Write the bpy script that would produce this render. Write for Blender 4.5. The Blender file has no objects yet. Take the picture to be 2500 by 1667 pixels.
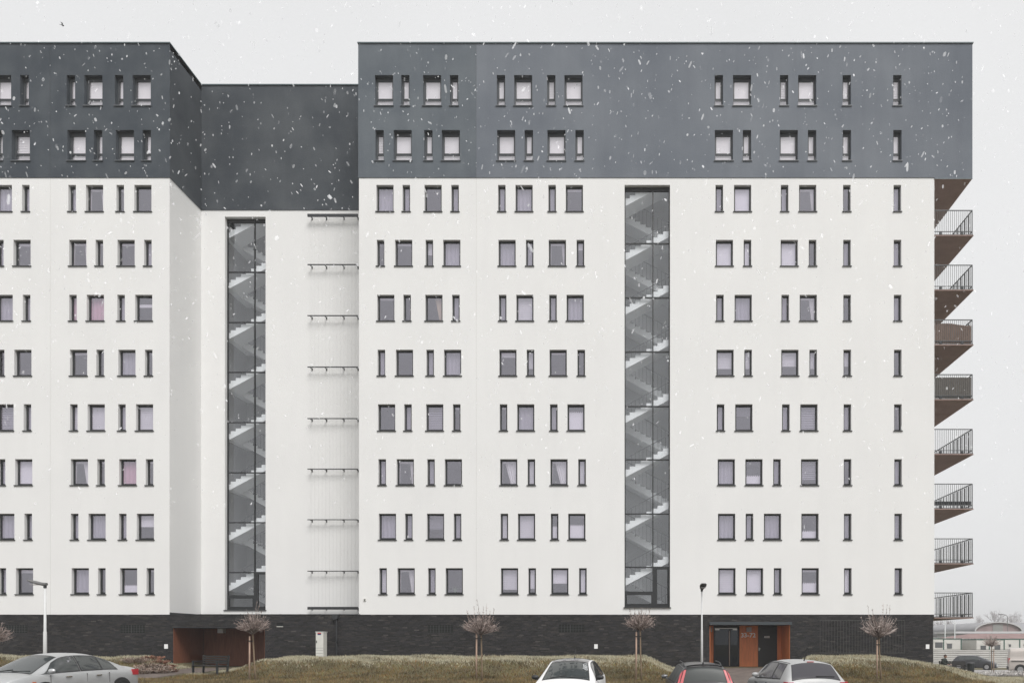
import bpy, math, random
import numpy as np
from mathutils import Vector, Matrix
R = math.radians
scene = bpy.context.scene
col = scene.collection
rnd = random.Random(7)

# ------------------------------------------------------------------ camera, sky, sun, exposure
F = 1808.8                      # focal length in photograph pixels
DC = 38.0                       # camera to facade, metres
EYE = 1.35                      # camera height above the door sills
VX, VY = 1520.0, 1565.0         # where the camera axis meets the photograph
cam_d = bpy.data.cameras.new('camera')
cam = bpy.data.objects.new('camera', cam_d); col.objects.link(cam)
cam.location = (0, -DC, EYE); cam.rotation_euler = (R(90), 0, 0)
cam_d.sensor_width = 36.0; cam_d.lens = 36.0*F/2500
cam_d.shift_x = (1250-VX)/2500; cam_d.shift_y = (VY-833.5)/2500
cam_d.clip_start = 0.1; cam_d.clip_end = 6000
scene.camera = cam

SUN_EL, SUN_AZ = R(53), R(154)   # a weak veiled sun behind the camera, very soft
world = bpy.data.worlds.new('World'); scene.world = world; world.use_nodes = True
nt = world.node_tree; nt.nodes.clear()
wo = nt.nodes.new('ShaderNodeOutputWorld'); bg = nt.nodes.new('ShaderNodeBackground')
sky = nt.nodes.new('ShaderNodeTexSky'); sky.sky_type = 'NISHITA'; sky.sun_disc = False
sky.sun_elevation = SUN_EL; sky.sun_rotation = SUN_AZ; sky.air_density = 1.0; sky.dust_density = 4.0
hs = nt.nodes.new('ShaderNodeHueSaturation'); hs.inputs['Saturation'].default_value = 0.12
mx = nt.nodes.new('ShaderNodeMix'); mx.data_type = 'RGBA'; mx.inputs[0].default_value = 0.90
mx.inputs[7].default_value = (8.30, 8.33, 8.38, 1)     # even overcast cloud layer
nt.links.new(sky.outputs[0], hs.inputs['Color']); nt.links.new(hs.outputs[0], mx.inputs[6])
tc = nt.nodes.new('ShaderNodeTexCoord'); cn = nt.nodes.new('ShaderNodeTexNoise'); cn.inputs['Scale'].default_value = 1.8; cn.inputs['Detail'].default_value = 4
cr = nt.nodes.new('ShaderNodeMapRange'); cr.inputs['From Min'].default_value = .3; cr.inputs['From Max'].default_value = .7; cr.inputs['To Min'].default_value = .955; cr.inputs['To Max'].default_value = 1.03
cs = nt.nodes.new('ShaderNodeVectorMath'); cs.operation = 'SCALE'       # faint thicker and thinner cloud
nt.links.new(tc.outputs['Generated'], cn.inputs['Vector']); nt.links.new(cn.outputs['Fac'], cr.inputs['Value'])
nt.links.new(mx.outputs[2], cs.inputs[0]); nt.links.new(cr.outputs[0], cs.inputs['Scale']); nt.links.new(cs.outputs[0], bg.inputs['Color']); bg.inputs['Strength'].default_value = 0.092
nt.links.new(bg.outputs[0], wo.inputs['Surface'])

sd = bpy.data.lights.new('sun', 'SUN'); sun = bpy.data.objects.new('sun', sd); col.objects.link(sun)
sd.energy = 2.6; sd.angle = R(28); sd.color = (1.0, 0.975, 0.95)
to_sun = Vector((math.sin(SUN_AZ)*math.cos(SUN_EL), math.cos(SUN_AZ)*math.cos(SUN_EL), math.sin(SUN_EL)))
sun.rotation_euler = to_sun.to_track_quat('Z', 'Y').to_euler()

scene.view_settings.view_transform = 'Standard'; scene.view_settings.look = 'None'
scene.view_settings.exposure = 0.22; scene.view_settings.gamma = 1.0
scene.view_settings.use_curve_mapping = False
scene.render.engine = 'CYCLES'
scene.cycles.max_bounces = 8; scene.cycles.transparent_max_bounces = 16
scene.cycles.volume_bounces = 0

# ------------------------------------------------------------------ helpers
def at(px, py, D):
    """photograph pixel at distance D from the camera -> world point"""
    return Vector(((px-VX)*D/F, D-DC, EYE-(py-VY)*D/F))
def X_(px, D=DC): return (px-VX)*D/F
def Z_(py, D=DC): return EYE-(py-VY)*D/F
K = 2500/2352.0                 # the measured overview was 2352 wide

def tag(o, label=None, cat=None, group=None, kind=None):
    if label: o['label'] = label
    if cat: o['category'] = cat
    if group: o['group'] = group
    if kind: o['kind'] = kind
    return o
def empty(name, loc, rz=0.0):
    o = bpy.data.objects.new(name, None); col.objects.link(o)
    o.location = loc; o.rotation_euler = (0, 0, rz); o.empty_display_size = 0.3
    return o
def link(name, me, parent=None, loc=None, rz=0.0, world_coords=False):
    o = bpy.data.objects.new(name, me); col.objects.link(o)
    if loc is not None: o.location = loc
    if rz: o.rotation_euler = (0, 0, rz)
    if parent is not None:
        o.parent = parent
        if world_coords:
            off = Vector((0, 0, 0)); p = parent
            while p is not None: off = off + p.location; p = p.parent
            o.location = Vector(o.location) - off
    return o

class MB:
    def __init__(s): s.v = []; s.f = []; s.c = []; s.cur = None
    def add(s, vs, fs):
        b = len(s.v); s.v.extend(vs); s.f.extend([tuple(i+b for i in f) for f in fs])
        if s.cur is not None: s.c.extend([s.cur]*len(vs))
    def box(s, x0, x1, y0, y1, z0, z1):
        s.add([(x0,y0,z0),(x1,y0,z0),(x1,y1,z0),(x0,y1,z0),(x0,y0,z1),(x1,y0,z1),(x1,y1,z1),(x0,y1,z1)],
              [(0,3,2,1),(4,5,6,7),(0,1,5,4),(1,2,6,5),(2,3,7,6),(3,0,4,7)])
    def front(s, x0, x1, y0, y1, z0, z1):     # a box without its back face
        s.add([(x0,y0,z0),(x1,y0,z0),(x1,y1,z0),(x0,y1,z0),(x0,y0,z1),(x1,y0,z1),(x1,y1,z1),(x0,y1,z1)],
              [(0,3,2,1),(4,5,6,7),(0,1,5,4),(1,2,6,5),(3,0,4,7)])
    def quad(s, a, b, c, d): s.add([tuple(a),tuple(b),tuple(c),tuple(d)], [(0,1,2,3)])
    def prism(s, pts, axis, a0, a1):
        """pts: 2D outline; extruded along axis from a0 to a1. axis 'y': pts are (x,z); 'x': (y,z); 'z': (x,y)"""
        def mk(p, a):
            return {'y': (p[0], a, p[1]), 'x': (a, p[0], p[1]), 'z': (p[0], p[1], a)}[axis]
        n = len(pts); vs = [mk(p, a0) for p in pts]+[mk(p, a1) for p in pts]
        fs = [tuple(range(n)), tuple(range(2*n-1, n-1, -1))]
        fs += [(i, i+n, (i+1) % n+n, (i+1) % n) for i in range(n)]
        s.add(vs, fs)
    def tube(s, pts, rad, n=6, cap=True):
        pts = [Vector(p) for p in pts]
        if not isinstance(rad, (list, tuple)): rad = [rad]*len(pts)
        vs = []; prev = None
        for i, p in enumerate(pts):
            d = (pts[min(i+1, len(pts)-1)]-pts[max(i-1, 0)])
            if d.length < 1e-9: d = Vector((0, 0, 1))
            d.normalize()
            ref = Vector((0, 0, 1)) if abs(d.z) < 0.9 else Vector((1, 0, 0))
            if prev is not None: ref = prev
            u = ref-d*ref.dot(d)
            if u.length < 1e-6: u = d.orthogonal()
            u.normalize(); w = d.cross(u); prev = u
            for k in range(n):
                a = 2*math.pi*k/n
                q = p+(u*math.cos(a)+w*math.sin(a))*rad[i]; vs.append(tuple(q))
        fs = []
        for i in range(len(pts)-1):
            for k in range(n):
                fs.append((i*n+k, i*n+(k+1) % n, (i+1)*n+(k+1) % n, (i+1)*n+k))
        if cap and n > 2:
            fs.append(tuple(range(n-1, -1, -1))); fs.append(tuple(range((len(pts)-1)*n, len(pts)*n)))
        s.add(vs, fs)
    def grid(s, P, closed=False):
        """P: 2D list of points"""
        m, n = len(P), len(P[0]); vs = [tuple(p) for row in P for p in row]
        fs = [(i*n+j, (i+1)*n+j, (i+1)*n+j+1, i*n+j+1) for i in range(m-1) for j in range(n-1)]
        s.add(vs, fs)
    def mesh(s, name, m=None, smooth=False):
        me = bpy.data.meshes.new(name); me.from_pydata(s.v, [], s.f)
        if s.c:
            ca = me.color_attributes.new('Col', 'FLOAT_COLOR', 'POINT')
            arr = np.ones((len(s.v), 4), dtype=np.float32); arr[:, :3] = np.array(s.c, dtype=np.float32)
            ca.data.foreach_set('color', arr.ravel())
        if m: me.materials.append(m)
        if smooth:
            me.polygons.foreach_set('use_smooth', [True]*len(me.polygons))
        me.update(); return me
    def build(s, name, m, parent=None, smooth=False, world_coords=True, loc=None, rz=0.0):
        return link(name, s.mesh(name, m, smooth), parent, loc, rz, world_coords and parent is not None and loc is None)

# ------------------------------------------------------------------ materials
def mat(name, color, rough=0.8, var=0.0, scale=3.0, bump=0.0, bscale=60.0, metal=0.0, coat=0.0, spec=0.5,
        stretch=(1, 1, 1), detail=6.0, color2=None, use_col=False, obj_rand=0.0, thresh=None):
    m = bpy.data.materials.new(name); m.use_nodes = True
    n = m.node_tree.nodes; l = m.node_tree.links; b = n['Principled BSDF']
    b.inputs['Roughness'].default_value = rough; b.inputs['Metallic'].default_value = metal
    b.inputs['Specular IOR Level'].default_value = spec
    b.inputs['Coat Weight'].default_value = coat; b.inputs['Coat Roughness'].default_value = 0.06
    c = tuple(color)+(1,)
    geo = n.new('ShaderNodeNewGeometry'); mp = n.new('ShaderNodeMapping'); mp.inputs['Scale'].default_value = stretch
    l.new(geo.outputs['Position'], mp.inputs['Vector'])
    src = None
    if use_col:
        a = n.new('ShaderNodeAttribute'); a.attribute_name = 'Col'; src = a.outputs['Color']
    if var > 0 or color2 is not None:
        tx = n.new('ShaderNodeTexNoise'); tx.inputs['Scale'].default_value = scale; tx.inputs['Detail'].default_value = detail
        tx.inputs['Roughness'].default_value = 0.62
        l.new(mp.outputs[0], tx.inputs['Vector'])
        mr = n.new('ShaderNodeMapRange')
        lo, hi = thresh if thresh else (0.3, 0.7)
        mr.inputs['From Min'].default_value = lo; mr.inputs['From Max'].default_value = hi
        l.new(tx.outputs['Fac'], mr.inputs['Value'])
        mi = n.new('ShaderNodeMix'); mi.data_type = 'RGBA'
        if use_col:
            mr.inputs['To Min'].default_value = 1-var; mr.inputs['To Max'].default_value = 1+var
            vm = n.new('ShaderNodeVectorMath'); vm.operation = 'SCALE'
            l.new(src, vm.inputs[0]); l.new(mr.outputs[0], vm.inputs['Scale']); src = vm.outputs[0]
        else:
            c2 = tuple(color2)+(1,) if color2 is not None else tuple(min(1, x*(1+var)) for x in color)+(1,)
            c1 = c if color2 is not None else tuple(x*(1-var) for x in color)+(1,)
            mi.inputs[6].default_value = c1; mi.inputs[7].default_value = c2
            l.new(mr.outputs[0], mi.inputs[0]); src = mi.outputs[2]
    if obj_rand > 0:
        oi = n.new('ShaderNodeObjectInfo'); mr2 = n.new('ShaderNodeMapRange')
        mr2.inputs['To Min'].default_value = 1-obj_rand; mr2.inputs['To Max'].default_value = 1+obj_rand
        l.new(oi.outputs['Random'], mr2.inputs['Value'])
        vm2 = n.new('ShaderNodeVectorMath'); vm2.operation = 'SCALE'; vm2.inputs[0].default_value = color
        if src is not None: l.new(src, vm2.inputs[0])
        l.new(mr2.outputs[0], vm2.inputs['Scale']); src = vm2.outputs[0]
    if src is not None: l.new(src, b.inputs['Base Color'])
    else: b.inputs['Base Color'].default_value = c
    if bump > 0:
        t2 = n.new('ShaderNodeTexNoise'); t2.inputs['Scale'].default_value = bscale; t2.inputs['Detail'].default_value = 3
        l.new(mp.outputs[0], t2.inputs['Vector'])
        bp = n.new('ShaderNodeBump'); bp.inputs['Strength'].default_value = bump; bp.inputs['Distance'].default_value = 0.02
        l.new(t2.outputs['Fac'], bp.inputs['Height']); l.new(bp.outputs['Normal'], b.inputs['Normal'])
    return m

def glass_mat(name, tint, refl, fac, rough=0.0):
    m = bpy.data.materials.new(name); m.use_nodes = True
    n = m.node_tree.nodes; l = m.node_tree.links; n.clear()
    o = n.new('ShaderNodeOutputMaterial'); t = n.new('ShaderNodeBsdfTransparent'); g = n.new('ShaderNodeBsdfGlossy')
    t.inputs[0].default_value = tuple(tint)+(1,); g.inputs['Color'].default_value = tuple(refl)+(1,)
    g.inputs['Roughness'].default_value = rough
    x = n.new('ShaderNodeMixShader'); x.inputs[0].default_value = fac
    l.new(t.outputs[0], x.inputs[1]); l.new(g.outputs[0], x.inputs[2]); l.new(x.outputs[0], o.inputs['Surface'])
    return m

def plaster(name, base, var, stain, sscale, streak):
    """painted render: fine grain, broad blotches, faint vertical run-off streaks"""
    m = bpy.data.materials.new(name); m.use_nodes = True
    n = m.node_tree.nodes; l = m.node_tree.links; b = n['Principled BSDF']
    b.inputs['Roughness'].default_value = 0.9; b.inputs['Specular IOR Level'].default_value = 0.25
    geo = n.new('ShaderNodeNewGeometry')
    def noise(scale, stretch, lo, hi, det=5):
        mp = n.new('ShaderNodeMapping'); mp.inputs['Scale'].default_value = stretch
        l.new(geo.outputs['Position'], mp.inputs['Vector'])
        t = n.new('ShaderNodeTexNoise'); t.inputs['Scale'].default_value = scale; t.inputs['Detail'].default_value = det
        l.new(mp.outputs[0], t.inputs['Vector'])
        r = n.new('ShaderNodeMapRange'); r.inputs['From Min'].default_value = lo; r.inputs['From Max'].default_value = hi
        l.new(t.outputs['Fac'], r.inputs['Value']); return r.outputs[0]
    a = noise(sscale, (1, 1, 1), .35, .68)
    m1 = n.new('ShaderNodeMix'); m1.data_type = 'RGBA'
    m1.inputs[6].default_value = tuple(base)+(1,); m1.inputs[7].default_value = tuple(stain)+(1,); l.new(a, m1.inputs[0])
    s = noise(1.6, (1, 1, .10), .45, .75)
    m2 = n.new('ShaderNodeMix'); m2.data_type = 'RGBA'; m2.blend_type = 'MULTIPLY'
    m2.inputs[7].default_value = (1-streak, 1-streak, 1-streak*.9, 1)
    l.new(s, m2.inputs[0]); l.new(m1.outputs[2], m2.inputs[6])
    g = noise(26, (1, 1, 1), .3, .7, 4)
    m3 = n.new('ShaderNodeMix'); m3.data_type = 'RGBA'; m3.blend_type = 'MULTIPLY'
    m3.inputs[7].default_value = (1-var, 1-var, 1-var, 1); l.new(g, m3.inputs[0]); l.new(m2.outputs[2], m3.inputs[6])
    l.new(m3.outputs[2], b.inputs['Base Color'])
    bp = n.new('ShaderNodeBump'); bp.inputs['Strength'].default_value = .25; bp.inputs['Distance'].default_value = .01
    l.new(g, bp.inputs['Height']); l.new(bp.outputs[0], b.inputs['Normal'])
    return m

M = {}
M['white'] = plaster('white_render', (.79, .79, .782), .03, (.765, .765, .758), .35, .022)
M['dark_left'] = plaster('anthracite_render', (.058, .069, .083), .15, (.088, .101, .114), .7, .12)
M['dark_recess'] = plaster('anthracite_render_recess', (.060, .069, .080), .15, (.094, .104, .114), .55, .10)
M['dark_bay'] = plaster('anthracite_render_bay_hazed', (.112, .130, .150), .11, (.150, .170, .188), .45, .11)  # same dark render, haze lift over this bay put into the colour
M['dark_right'] = plaster('anthracite_render_right_hazed', (.140, .157, .184), .09, (.200, .218, .244), .20, .09)  # same dark render, stronger haze glow at the right painted into the colour
M['frame'] = mat('window_frame_anthracite', (.022, .024, .026), .45)
M['frame_dark'] = mat('window_frame_grey', (.06, .066, .073), .5)
M['sill'] = mat('sill_metal', (.03, .032, .034), .4)
M['sill_grey'] = mat('sill_metal_grey', (.10, .11, .12), .45)
M['metal'] = mat('dark_metal', (.028, .03, .033), .45)
M['flash'] = mat('roof_flashing', (.13, .17, .185), .5)
M['glass'] = glass_mat('window_glass', (.87, .855, .91), (.86, .84, .93), .31)
M['glass_top'] = glass_mat('window_glass_upper', (.95, .94, .96), (.88, .86, .90), .30)
M['glass_stair'] = glass_mat('stair_glass', (.92, .935, .95), (.88, .90, .93), .17)
M['room'] = mat('room_wall_paint', (.36, .35, .37), .9)
M['slab'] = mat('floor_concrete', (.35, .34, .34), .9)
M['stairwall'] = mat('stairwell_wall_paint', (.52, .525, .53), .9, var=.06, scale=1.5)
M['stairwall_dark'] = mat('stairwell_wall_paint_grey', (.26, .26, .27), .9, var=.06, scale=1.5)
M['stair'] = mat('stair_white_concrete', (.88, .89, .89), .8)
M['rail'] = mat('railing_grey', (.06, .063, .067), .5)
M['blind'] = mat('blind_white', (.86, .85, .86), .8)
M['blind_grey'] = mat('blind_grey', (.40, .385, .43), .8)
M['curtain'] = mat('curtain_white', (.80, .79, .78), .9)
M['cream'] = mat('curtain_cream', (.62, .50, .36), .9)
M['pink'] = mat('curtain_pink', (.62, .36, .44), .9)
M['leaf'] = mat('houseplant_leaf', (.05, .09, .04), .6)
M['mortar'] = mat('mortar_dark', (.040, .039, .039), .95)
M['brick'] = mat('clinker_brick', (.04, .04, .04), .7, use_col=True, var=.25, scale=14, bump=.3, bscale=90, spec=.35)
M['brick1'] = mat('clinker_brick_single', (.030, .028, .029), .7, obj_rand=.45, var=.2, scale=14, bump=.3, bscale=90, spec=.35)
M['wood'] = mat('orange_wood_panel', (.66, .215, .082), .5, var=.2, scale=3, stretch=(9, 9, .6), detail=8)
M['wood_dark'] = mat('brown_wood_panel', (.21, .078, .042), .6, var=.25, scale=3, stretch=(7, 7, .6), detail=8)
M['soffit'] = mat('brown_soffit_board', (.36, .255, .225), .8, var=.10, scale=2.5)
M['slab_edge'] = mat('balcony_slab_edge', (.16, .15, .15), .8)
M['galv'] = mat('galvanised_steel', (.10, .105, .108), .5, metal=.2)
M['bamboo'] = mat('reed_screen', (.22, .155, .125), .9, var=.45, scale=5, stretch=(14, 14, .8))
M['bamboo_grey'] = mat('reed_screen_grey', (.16, .145, .13), .9, var=.35, scale=5, stretch=(14, 14, .8))
M['white_paint'] = mat('white_paint', (.78, .78, .77), .5, var=.04, scale=8)
M['pole'] = mat('painted_pole', (.58, .59, .59), .45, var=.05, scale=5)
M['plate'] = mat('white_plate', (.80, .80, .80), .5)
M['num'] = mat('number_white', (.97, .96, .95), .4)
M['door_dark'] = mat('door_anthracite', (.022, .023, .025), .45)
M['lampglass'] = mat('opal_lamp_glass', (.42, .40, .40), .35)
M['steel'] = mat('stainless_steel', (.6, .58, .55), .28, metal=1.0)
M['cabinet'] = mat('cabinet_grey', (.62, .62, .58), .6, var=.05, scale=6)
M['line'] = mat('cabinet_seam', (.12, .12, .12), .8)
M['red'] = mat('sticker_red', (.6, .06, .05), .5)
M['blue'] = mat('sticker_blue', (.03, .04, .13), .5)
M['bark'] = mat('young_bark', (.20, .145, .095), .85, var=.3, scale=12, stretch=(3, 3, .5))
M['stake'] = mat('stake_wood', (.40, .28, .215), .8, var=.25, scale=8, stretch=(4, 4, .4))
M['twig'] = mat('frosted_hazed_twig', (.27, .19, .175), .85, use_col=True)
M['rubber'] = mat('black_rubber', (.015, .015, .015), .8)
M['asphalt'] = mat('asphalt', (.055, .055, .056), .9, var=.25, scale=1.2, bump=.3, bscale=80)
M['paving'] = mat('paving_brown_grey', (.115, .092, .080), .85, var=.35, scale=2.2, bump=.3, bscale=40)
M['kerb'] = mat('concrete_kerb', (.34, .33, .32), .9, var=.15, scale=4)
M['road'] = mat('frosty_road', (.30, .29, .285), .9, var=.2, scale=.8)
M['ground'] = mat('lawn_soil', (.075, .058, .032), .95, color2=(.115, .105, .050), var=.3, scale=1.6, bump=.5, bscale=30)
M['grass'] = mat('grass_blade', (.1, .1, .05), .8, use_col=True, spec=.2)
M['shrub'] = mat('frosted_shrub', (.3, .25, .2), .85, use_col=True)
M['bench'] = mat('bench_dark_steel', (.018, .022, .024), .5)
M['slat'] = mat('bench_slat', (.022, .018, .016), .55, var=.3, scale=4)
M['snow'] = None

def snow_mat():
    m = bpy.data.materials.new('snowflake'); m.use_nodes = True
    n = m.node_tree.nodes; l = m.node_tree.links; n.clear()
    o = n.new('ShaderNodeOutputMaterial'); t = n.new('ShaderNodeBsdfTransparent'); d = n.new('ShaderNodeBsdfDiffuse')
    tr = n.new('ShaderNodeBsdfTranslucent'); a = n.new('ShaderNodeAddShader'); x = n.new('ShaderNodeMixShader')
    for sh, sg in ((d, 1), (tr, -1)):      # fluffy crystals scatter the light from above whichever way a plate lies
        sh.inputs[0].default_value = (.80, .81, .82, 1); c = n.new('ShaderNodeCombineXYZ')
        c.inputs[1].default_value = -.5*sg; c.inputs[2].default_value = .866*sg; l.new(c.outputs[0], sh.inputs['Normal'])
    at_ = n.new('ShaderNodeAttribute'); at_.attribute_name = 'Col'
    l.new(d.outputs[0], a.inputs[0]); l.new(tr.outputs[0], a.inputs[1])
    l.new(at_.outputs['Fac'], x.inputs[0]); l.new(t.outputs[0], x.inputs[1]); l.new(a.outputs[0], x.inputs[2])
    l.new(x.outputs[0], o.inputs['Surface']); return m
M['snow'] = snow_mat()

# ------------------------------------------------------------------ terrain
def sst(a, b, x):
    t = min(1, max(0, (x-a)/(b-a))); return t*t*(3-2*t)
def hn(x, y):                   # gentle unevenness
    return .03*math.sin(x*1.7+y*2.3)+.025*math.sin(x*.6-y*1.3+1)+.012*math.sin(x*4.1+y*3.3)
def park_tilt(x): return .0135*max(-10, min(20, -x))
def gz(x, y):
    t = -y
    base = float(np.interp(t, [-2, 0, 1, 3.4, 6, 8.2, 8.6, 9], [0, -.02, -.04, -.16, -.31, -.34, -.36, -.66]))
    if t > 8.6: base += (-.66+park_tilt(x)-base)*sst(8.6, 9, t)
    if t > 9: base = -.66+park_tilt(x)
    right = float(np.interp(y, [-9, -8, 0, 12, 17, 34, 52, 400], [-.60, -.42, -.52, -.90, -1.07, -1.45, -1.52, -1.6]))
    k = sst(15.0, 18.5, x); base = base*(1-k)+right*k
    mp = float(np.interp(t, [-4, 0, 2.6, 3.2, 3.8, 4.6, 5.4, 6.1], [.50, .585, .46, .40, .22, -.07, -.24, -.33]))
    mpl = float(np.interp(t, [-4, 0, 1.2, 1.8, 2.6, 3.3], [.5, .585, .52, .40, .05, -.16]))
    z = base
    ml = 1-sst(-24.4, -21.9, x)
    if ml > 0 and t < 3.3: z = max(z, base+(mpl-base)*ml)
    mm = sst(-18.9, -16.7, x)*(1-sst(.9, 2.7, x))
    if mm > 0 and t < 6.1: z = max(z, base+(mp-base)*mm)
    mr = sst(8.3, 9.7, x)*(1-sst(12.6, 17.4, x))
    if mr > 0 and t < 6.3: z = max(z, base+(mp-base)*mr)
    if t < 8.3 and z > base+.02: z += hn(x, y)
    return z

def frange(a, b, s): return list(np.arange(a, b, s))
gx = [-900, -300, -120, -60]+frange(-45, 30, .45)+[30, 34, 40, 50, 70, 120, 300, 900]
gy = [-400, -120, -60, -30, -14]+frange(-9.6, 3, .3)+frange(3, 40, 2.5)+[40, 52, 80, 150, 400, 1500]
gmb = MB(); gmb.grid([[(x, y, gz(x, y)) for y in gy] for x in gx])
gmb.f = [f[::-1] for f in gmb.f]
ground = gmb.build('ground', M['ground'], smooth=True); tag(ground, kind='structure')

pk = MB(); pk.grid([[(x, y, -.656+park_tilt(x)) for y in (-9.02, -60)] for x in (-70, -45, -30, -15, 0, 10, 70)])
tag(pk.build('parking_asphalt', M['asphalt']), kind='structure')
kb = MB()
for x in frange(-60, 40, 1.0): kb.box(x+.004, x+.996, -9.02, -8.88, -.70, max(-.50, -.656+park_tilt(x)+.10))
tag(kb.build('kerb', M['kerb']), kind='structure')

def sheet(name, m, poly_rows, lift):
    mb = MB(); mb.grid([[(x, y, gz(x, y)+lift) for (x, y) in row] for row in poly_rows]); return tag(mb.build(name, m), kind='structure')
sheet('entrance_path', M['paving'], [[(x, y) for y in frange(-8.85, .2, .3)] for x in frange(3.3, 8.2, .35)], .016)
sheet('side_path', M['paving'], [[(x, y) for y in frange(-5.5, -3.39, .3)] for x in frange(-45, -20.2, .4)], .016)
sheet('side_path_apron', M['paving'], [[(x, y) for y in frange(-3.35, .2, .3)] for x in frange(-22.0, -19.6, .3)], .022)
sheet('road', M['road'], [[(x, y) for y in frange(15, 35.5, 1.5)] for x in frange(17.5, 75, 2)], .03)

# ------------------------------------------------------------------ the apartment building
BX0, BXC, BXM, BX1, BXD = -37.0, X_(414), X_(876.4), X_(2281), X_(2373.5)
ZB, ZW, ZT = Z_(1499.3), Z_(434.7), Z_(107.4)     # top of brick, top of white, roof edge
RD = 2.86                                         # depth of the recess
REV = 0.19
DEPTH = 13.0
bld = empty('apartment_building', (-8, 6, 0))
tag(bld, 'long apartment block, white below with dark grey top storeys and a black brick ground floor', 'building')
def part(mb, name, m, parent=None, **k): return mb.build(name, m, parent or bld, **k)

rows = []                                         # (z0, z1) of the openings, top row first
for r, (t, b) in enumerate([(174,245),(300,371),(425,487),(551,612),(677,738),(803,864),(928,990),(1054,1115),(1179,1240),(1304,1365)]):
    rows.append((Z_(b*K), Z_(t*K)))
A_main = [('W',886.5),('N',935.5),('W',997),('N',1047.5),('N',1155),('W',1206),('N',1270.5),('W',1321.5)]
B_main = [('N',875.5),('W',928.5),('N',987.5),('W',1039),('W',1166),('N',1218),('W',1281.5),('N',1334.5)]
A_right = [('N',1654),('W',1707.5),('N',1804),('W',1857)]
B_right = [('W',1665),('N',1718),('W',1814),('N',1867.5)]
C_right = [('W',1666.5),('W',1730),('N',1783),('W',1858)]
D_right = [('W',1666.5),('N',1719),('W',1772),('W',1858)]
tail_r = [('N',1946),('N',2062)]
A_left = [('W',-100),('N',-50),('W',10),('N',61.5),('N',168),('W',219.5),('N',278.5),('W',330.5)]
B_left = [('N',-106),('W',-58),('N',1),('W',52),('W',180),('N',229.5),('W',291),('N',341)]
def wsize(kind, r): return {('W',0):.93,('N',0):.43,('W',1):.885,('N',1):.39}[(kind, 0 if r < 2 else 1)]
def drift(r, c): return (r-4.5)*.95*(1.0 if c < 1600 else .75 if c < 1900 else .35)
def row_windows(r, which):
    if which == 'left': src = A_left if r % 2 == 0 else B_left
    elif which == 'main': src = A_main if r % 2 == 0 else B_main
    else:
        src = (C_right if r in (7, 9) else D_right if r == 8 else A_right if r % 2 == 0 else B_right)+tail_r
    out = []
    for i, (k, c) in enumerate(src):
        x = X_((c+drift(r, c))*K); out.append((k, x, wsize(k, r), i))
    return out

def wall_with_openings(mb, x0, x1, z0, z1, y, bands, rev, rev_mb=None):
    """bands: list of (zb, zt, [(a,b),...]) sorted bottom to top"""
    zc = z0
    for (zb, zt, ops) in bands:
        if zb > zc: mb.quad((x0,y,zc),(x1,y,zc),(x1,y,zb),(x0,y,zb))
        xc = x0
        for (a, b) in sorted(ops):
            mb.quad((xc,y,zb),(a,y,zb),(a,y,zt),(xc,y,zt)); xc = b
            for q in (((a,y,zb),(a,y+rev,zb),(a,y+rev,zt),(a,y,zt)), ((b,y+rev,zb),(b,y,zb),(b,y,zt),(b,y+rev,zt)),
                      ((a,y,zt),(a,y+rev,zt),(b,y+rev,zt),(b,y,zt)), ((a,y+rev,zb),(a,y,zb),(b,y,zb),(b,y+rev,zb))):
                mb.quad(*q)
        mb.quad((xc,y,zb),(x1,y,zb),(x1,y,zt),(xc,y,zt)); zc = zt
    if zc < z1: mb.quad((x0,y,zc),(x1,y,zc),(x1,y,z1),(x0,y,z1))

def bands_for(which, lo, hi):
    out = []
    for r in range(lo, hi):
        out.append((rows[r][0], rows[r][1], [(x-w/2, x+w/2) for (k, x, w, i) in row_windows(r, which)]))
    return sorted(out)

SW0, SW1 = X_(1434.5*K), X_(1539*K)               # stair window, main facade
SZ0, SZ1 = Z_(1395*K), Z_(425*K)
LD = DC+RD
LW0, LW1 = X_(516.5*K, LD), X_(610*K, LD)         # stair window in the recess
LZ0, LZ1 = Z_(1401*K, LD), Z_(498*K, LD)
JX, JXL = X_(1094*K), X_(116*K)                   # expansion joints

wb = MB(); wall_with_openings(wb, BX0, BXC, ZB, ZW, 0, bands_for('left', 2, 10), REV)
part(wb, 'white_wall', M['white'])
wb = MB(); wall_with_openings(wb, BXM, SW0, ZB, ZW, 0, bands_for('main', 2, 10), REV)
wall_with_openings(wb, SW0, SW1, ZB, ZW, 0, [(SZ0, SZ1, [(SW0+.001, SW1-.001)])], .22)
wall_with_openings(wb, SW1, BX1, ZB, ZW, 0, bands_for('right', 2, 10), REV)
wb.quad((BX1,0,ZB),(BX1,DEPTH,ZB),(BX1,DEPTH,ZW),(BX1,0,ZW))
part(wb, 'white_wall', M['white'])
wb = MB()                                         # recess: back wall and side walls
zr0 = ZB+.11
wall_with_openings(wb, BXC, BXM, ZB, ZW, RD, [(LZ0, LZ1, [(LW0, LW1)])], .24)
wb.quad((BXC,0,zr0),(BXC,RD,zr0),(BXC,RD,ZW),(BXC,0,ZW)); wb.quad((BXM,RD,zr0),(BXM,0,zr0),(BXM,0,ZW),(BXM,RD,ZW))
part(wb, 'recess_wall', M['white'])
up = MB(); up.box(BXC+.002, BXC+.03, .02, RD-.03, ZB+.01, zr0-.002); up.box(BXM-.03, BXM-.002, .02, RD-.03, ZB+.01, zr0-.002)
up.box(BXC+.031, BXM-.031, RD-.03, RD-.002, ZB+.012, zr0-.004)
part(up, 'upstand_flashing', M['metal'])

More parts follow.
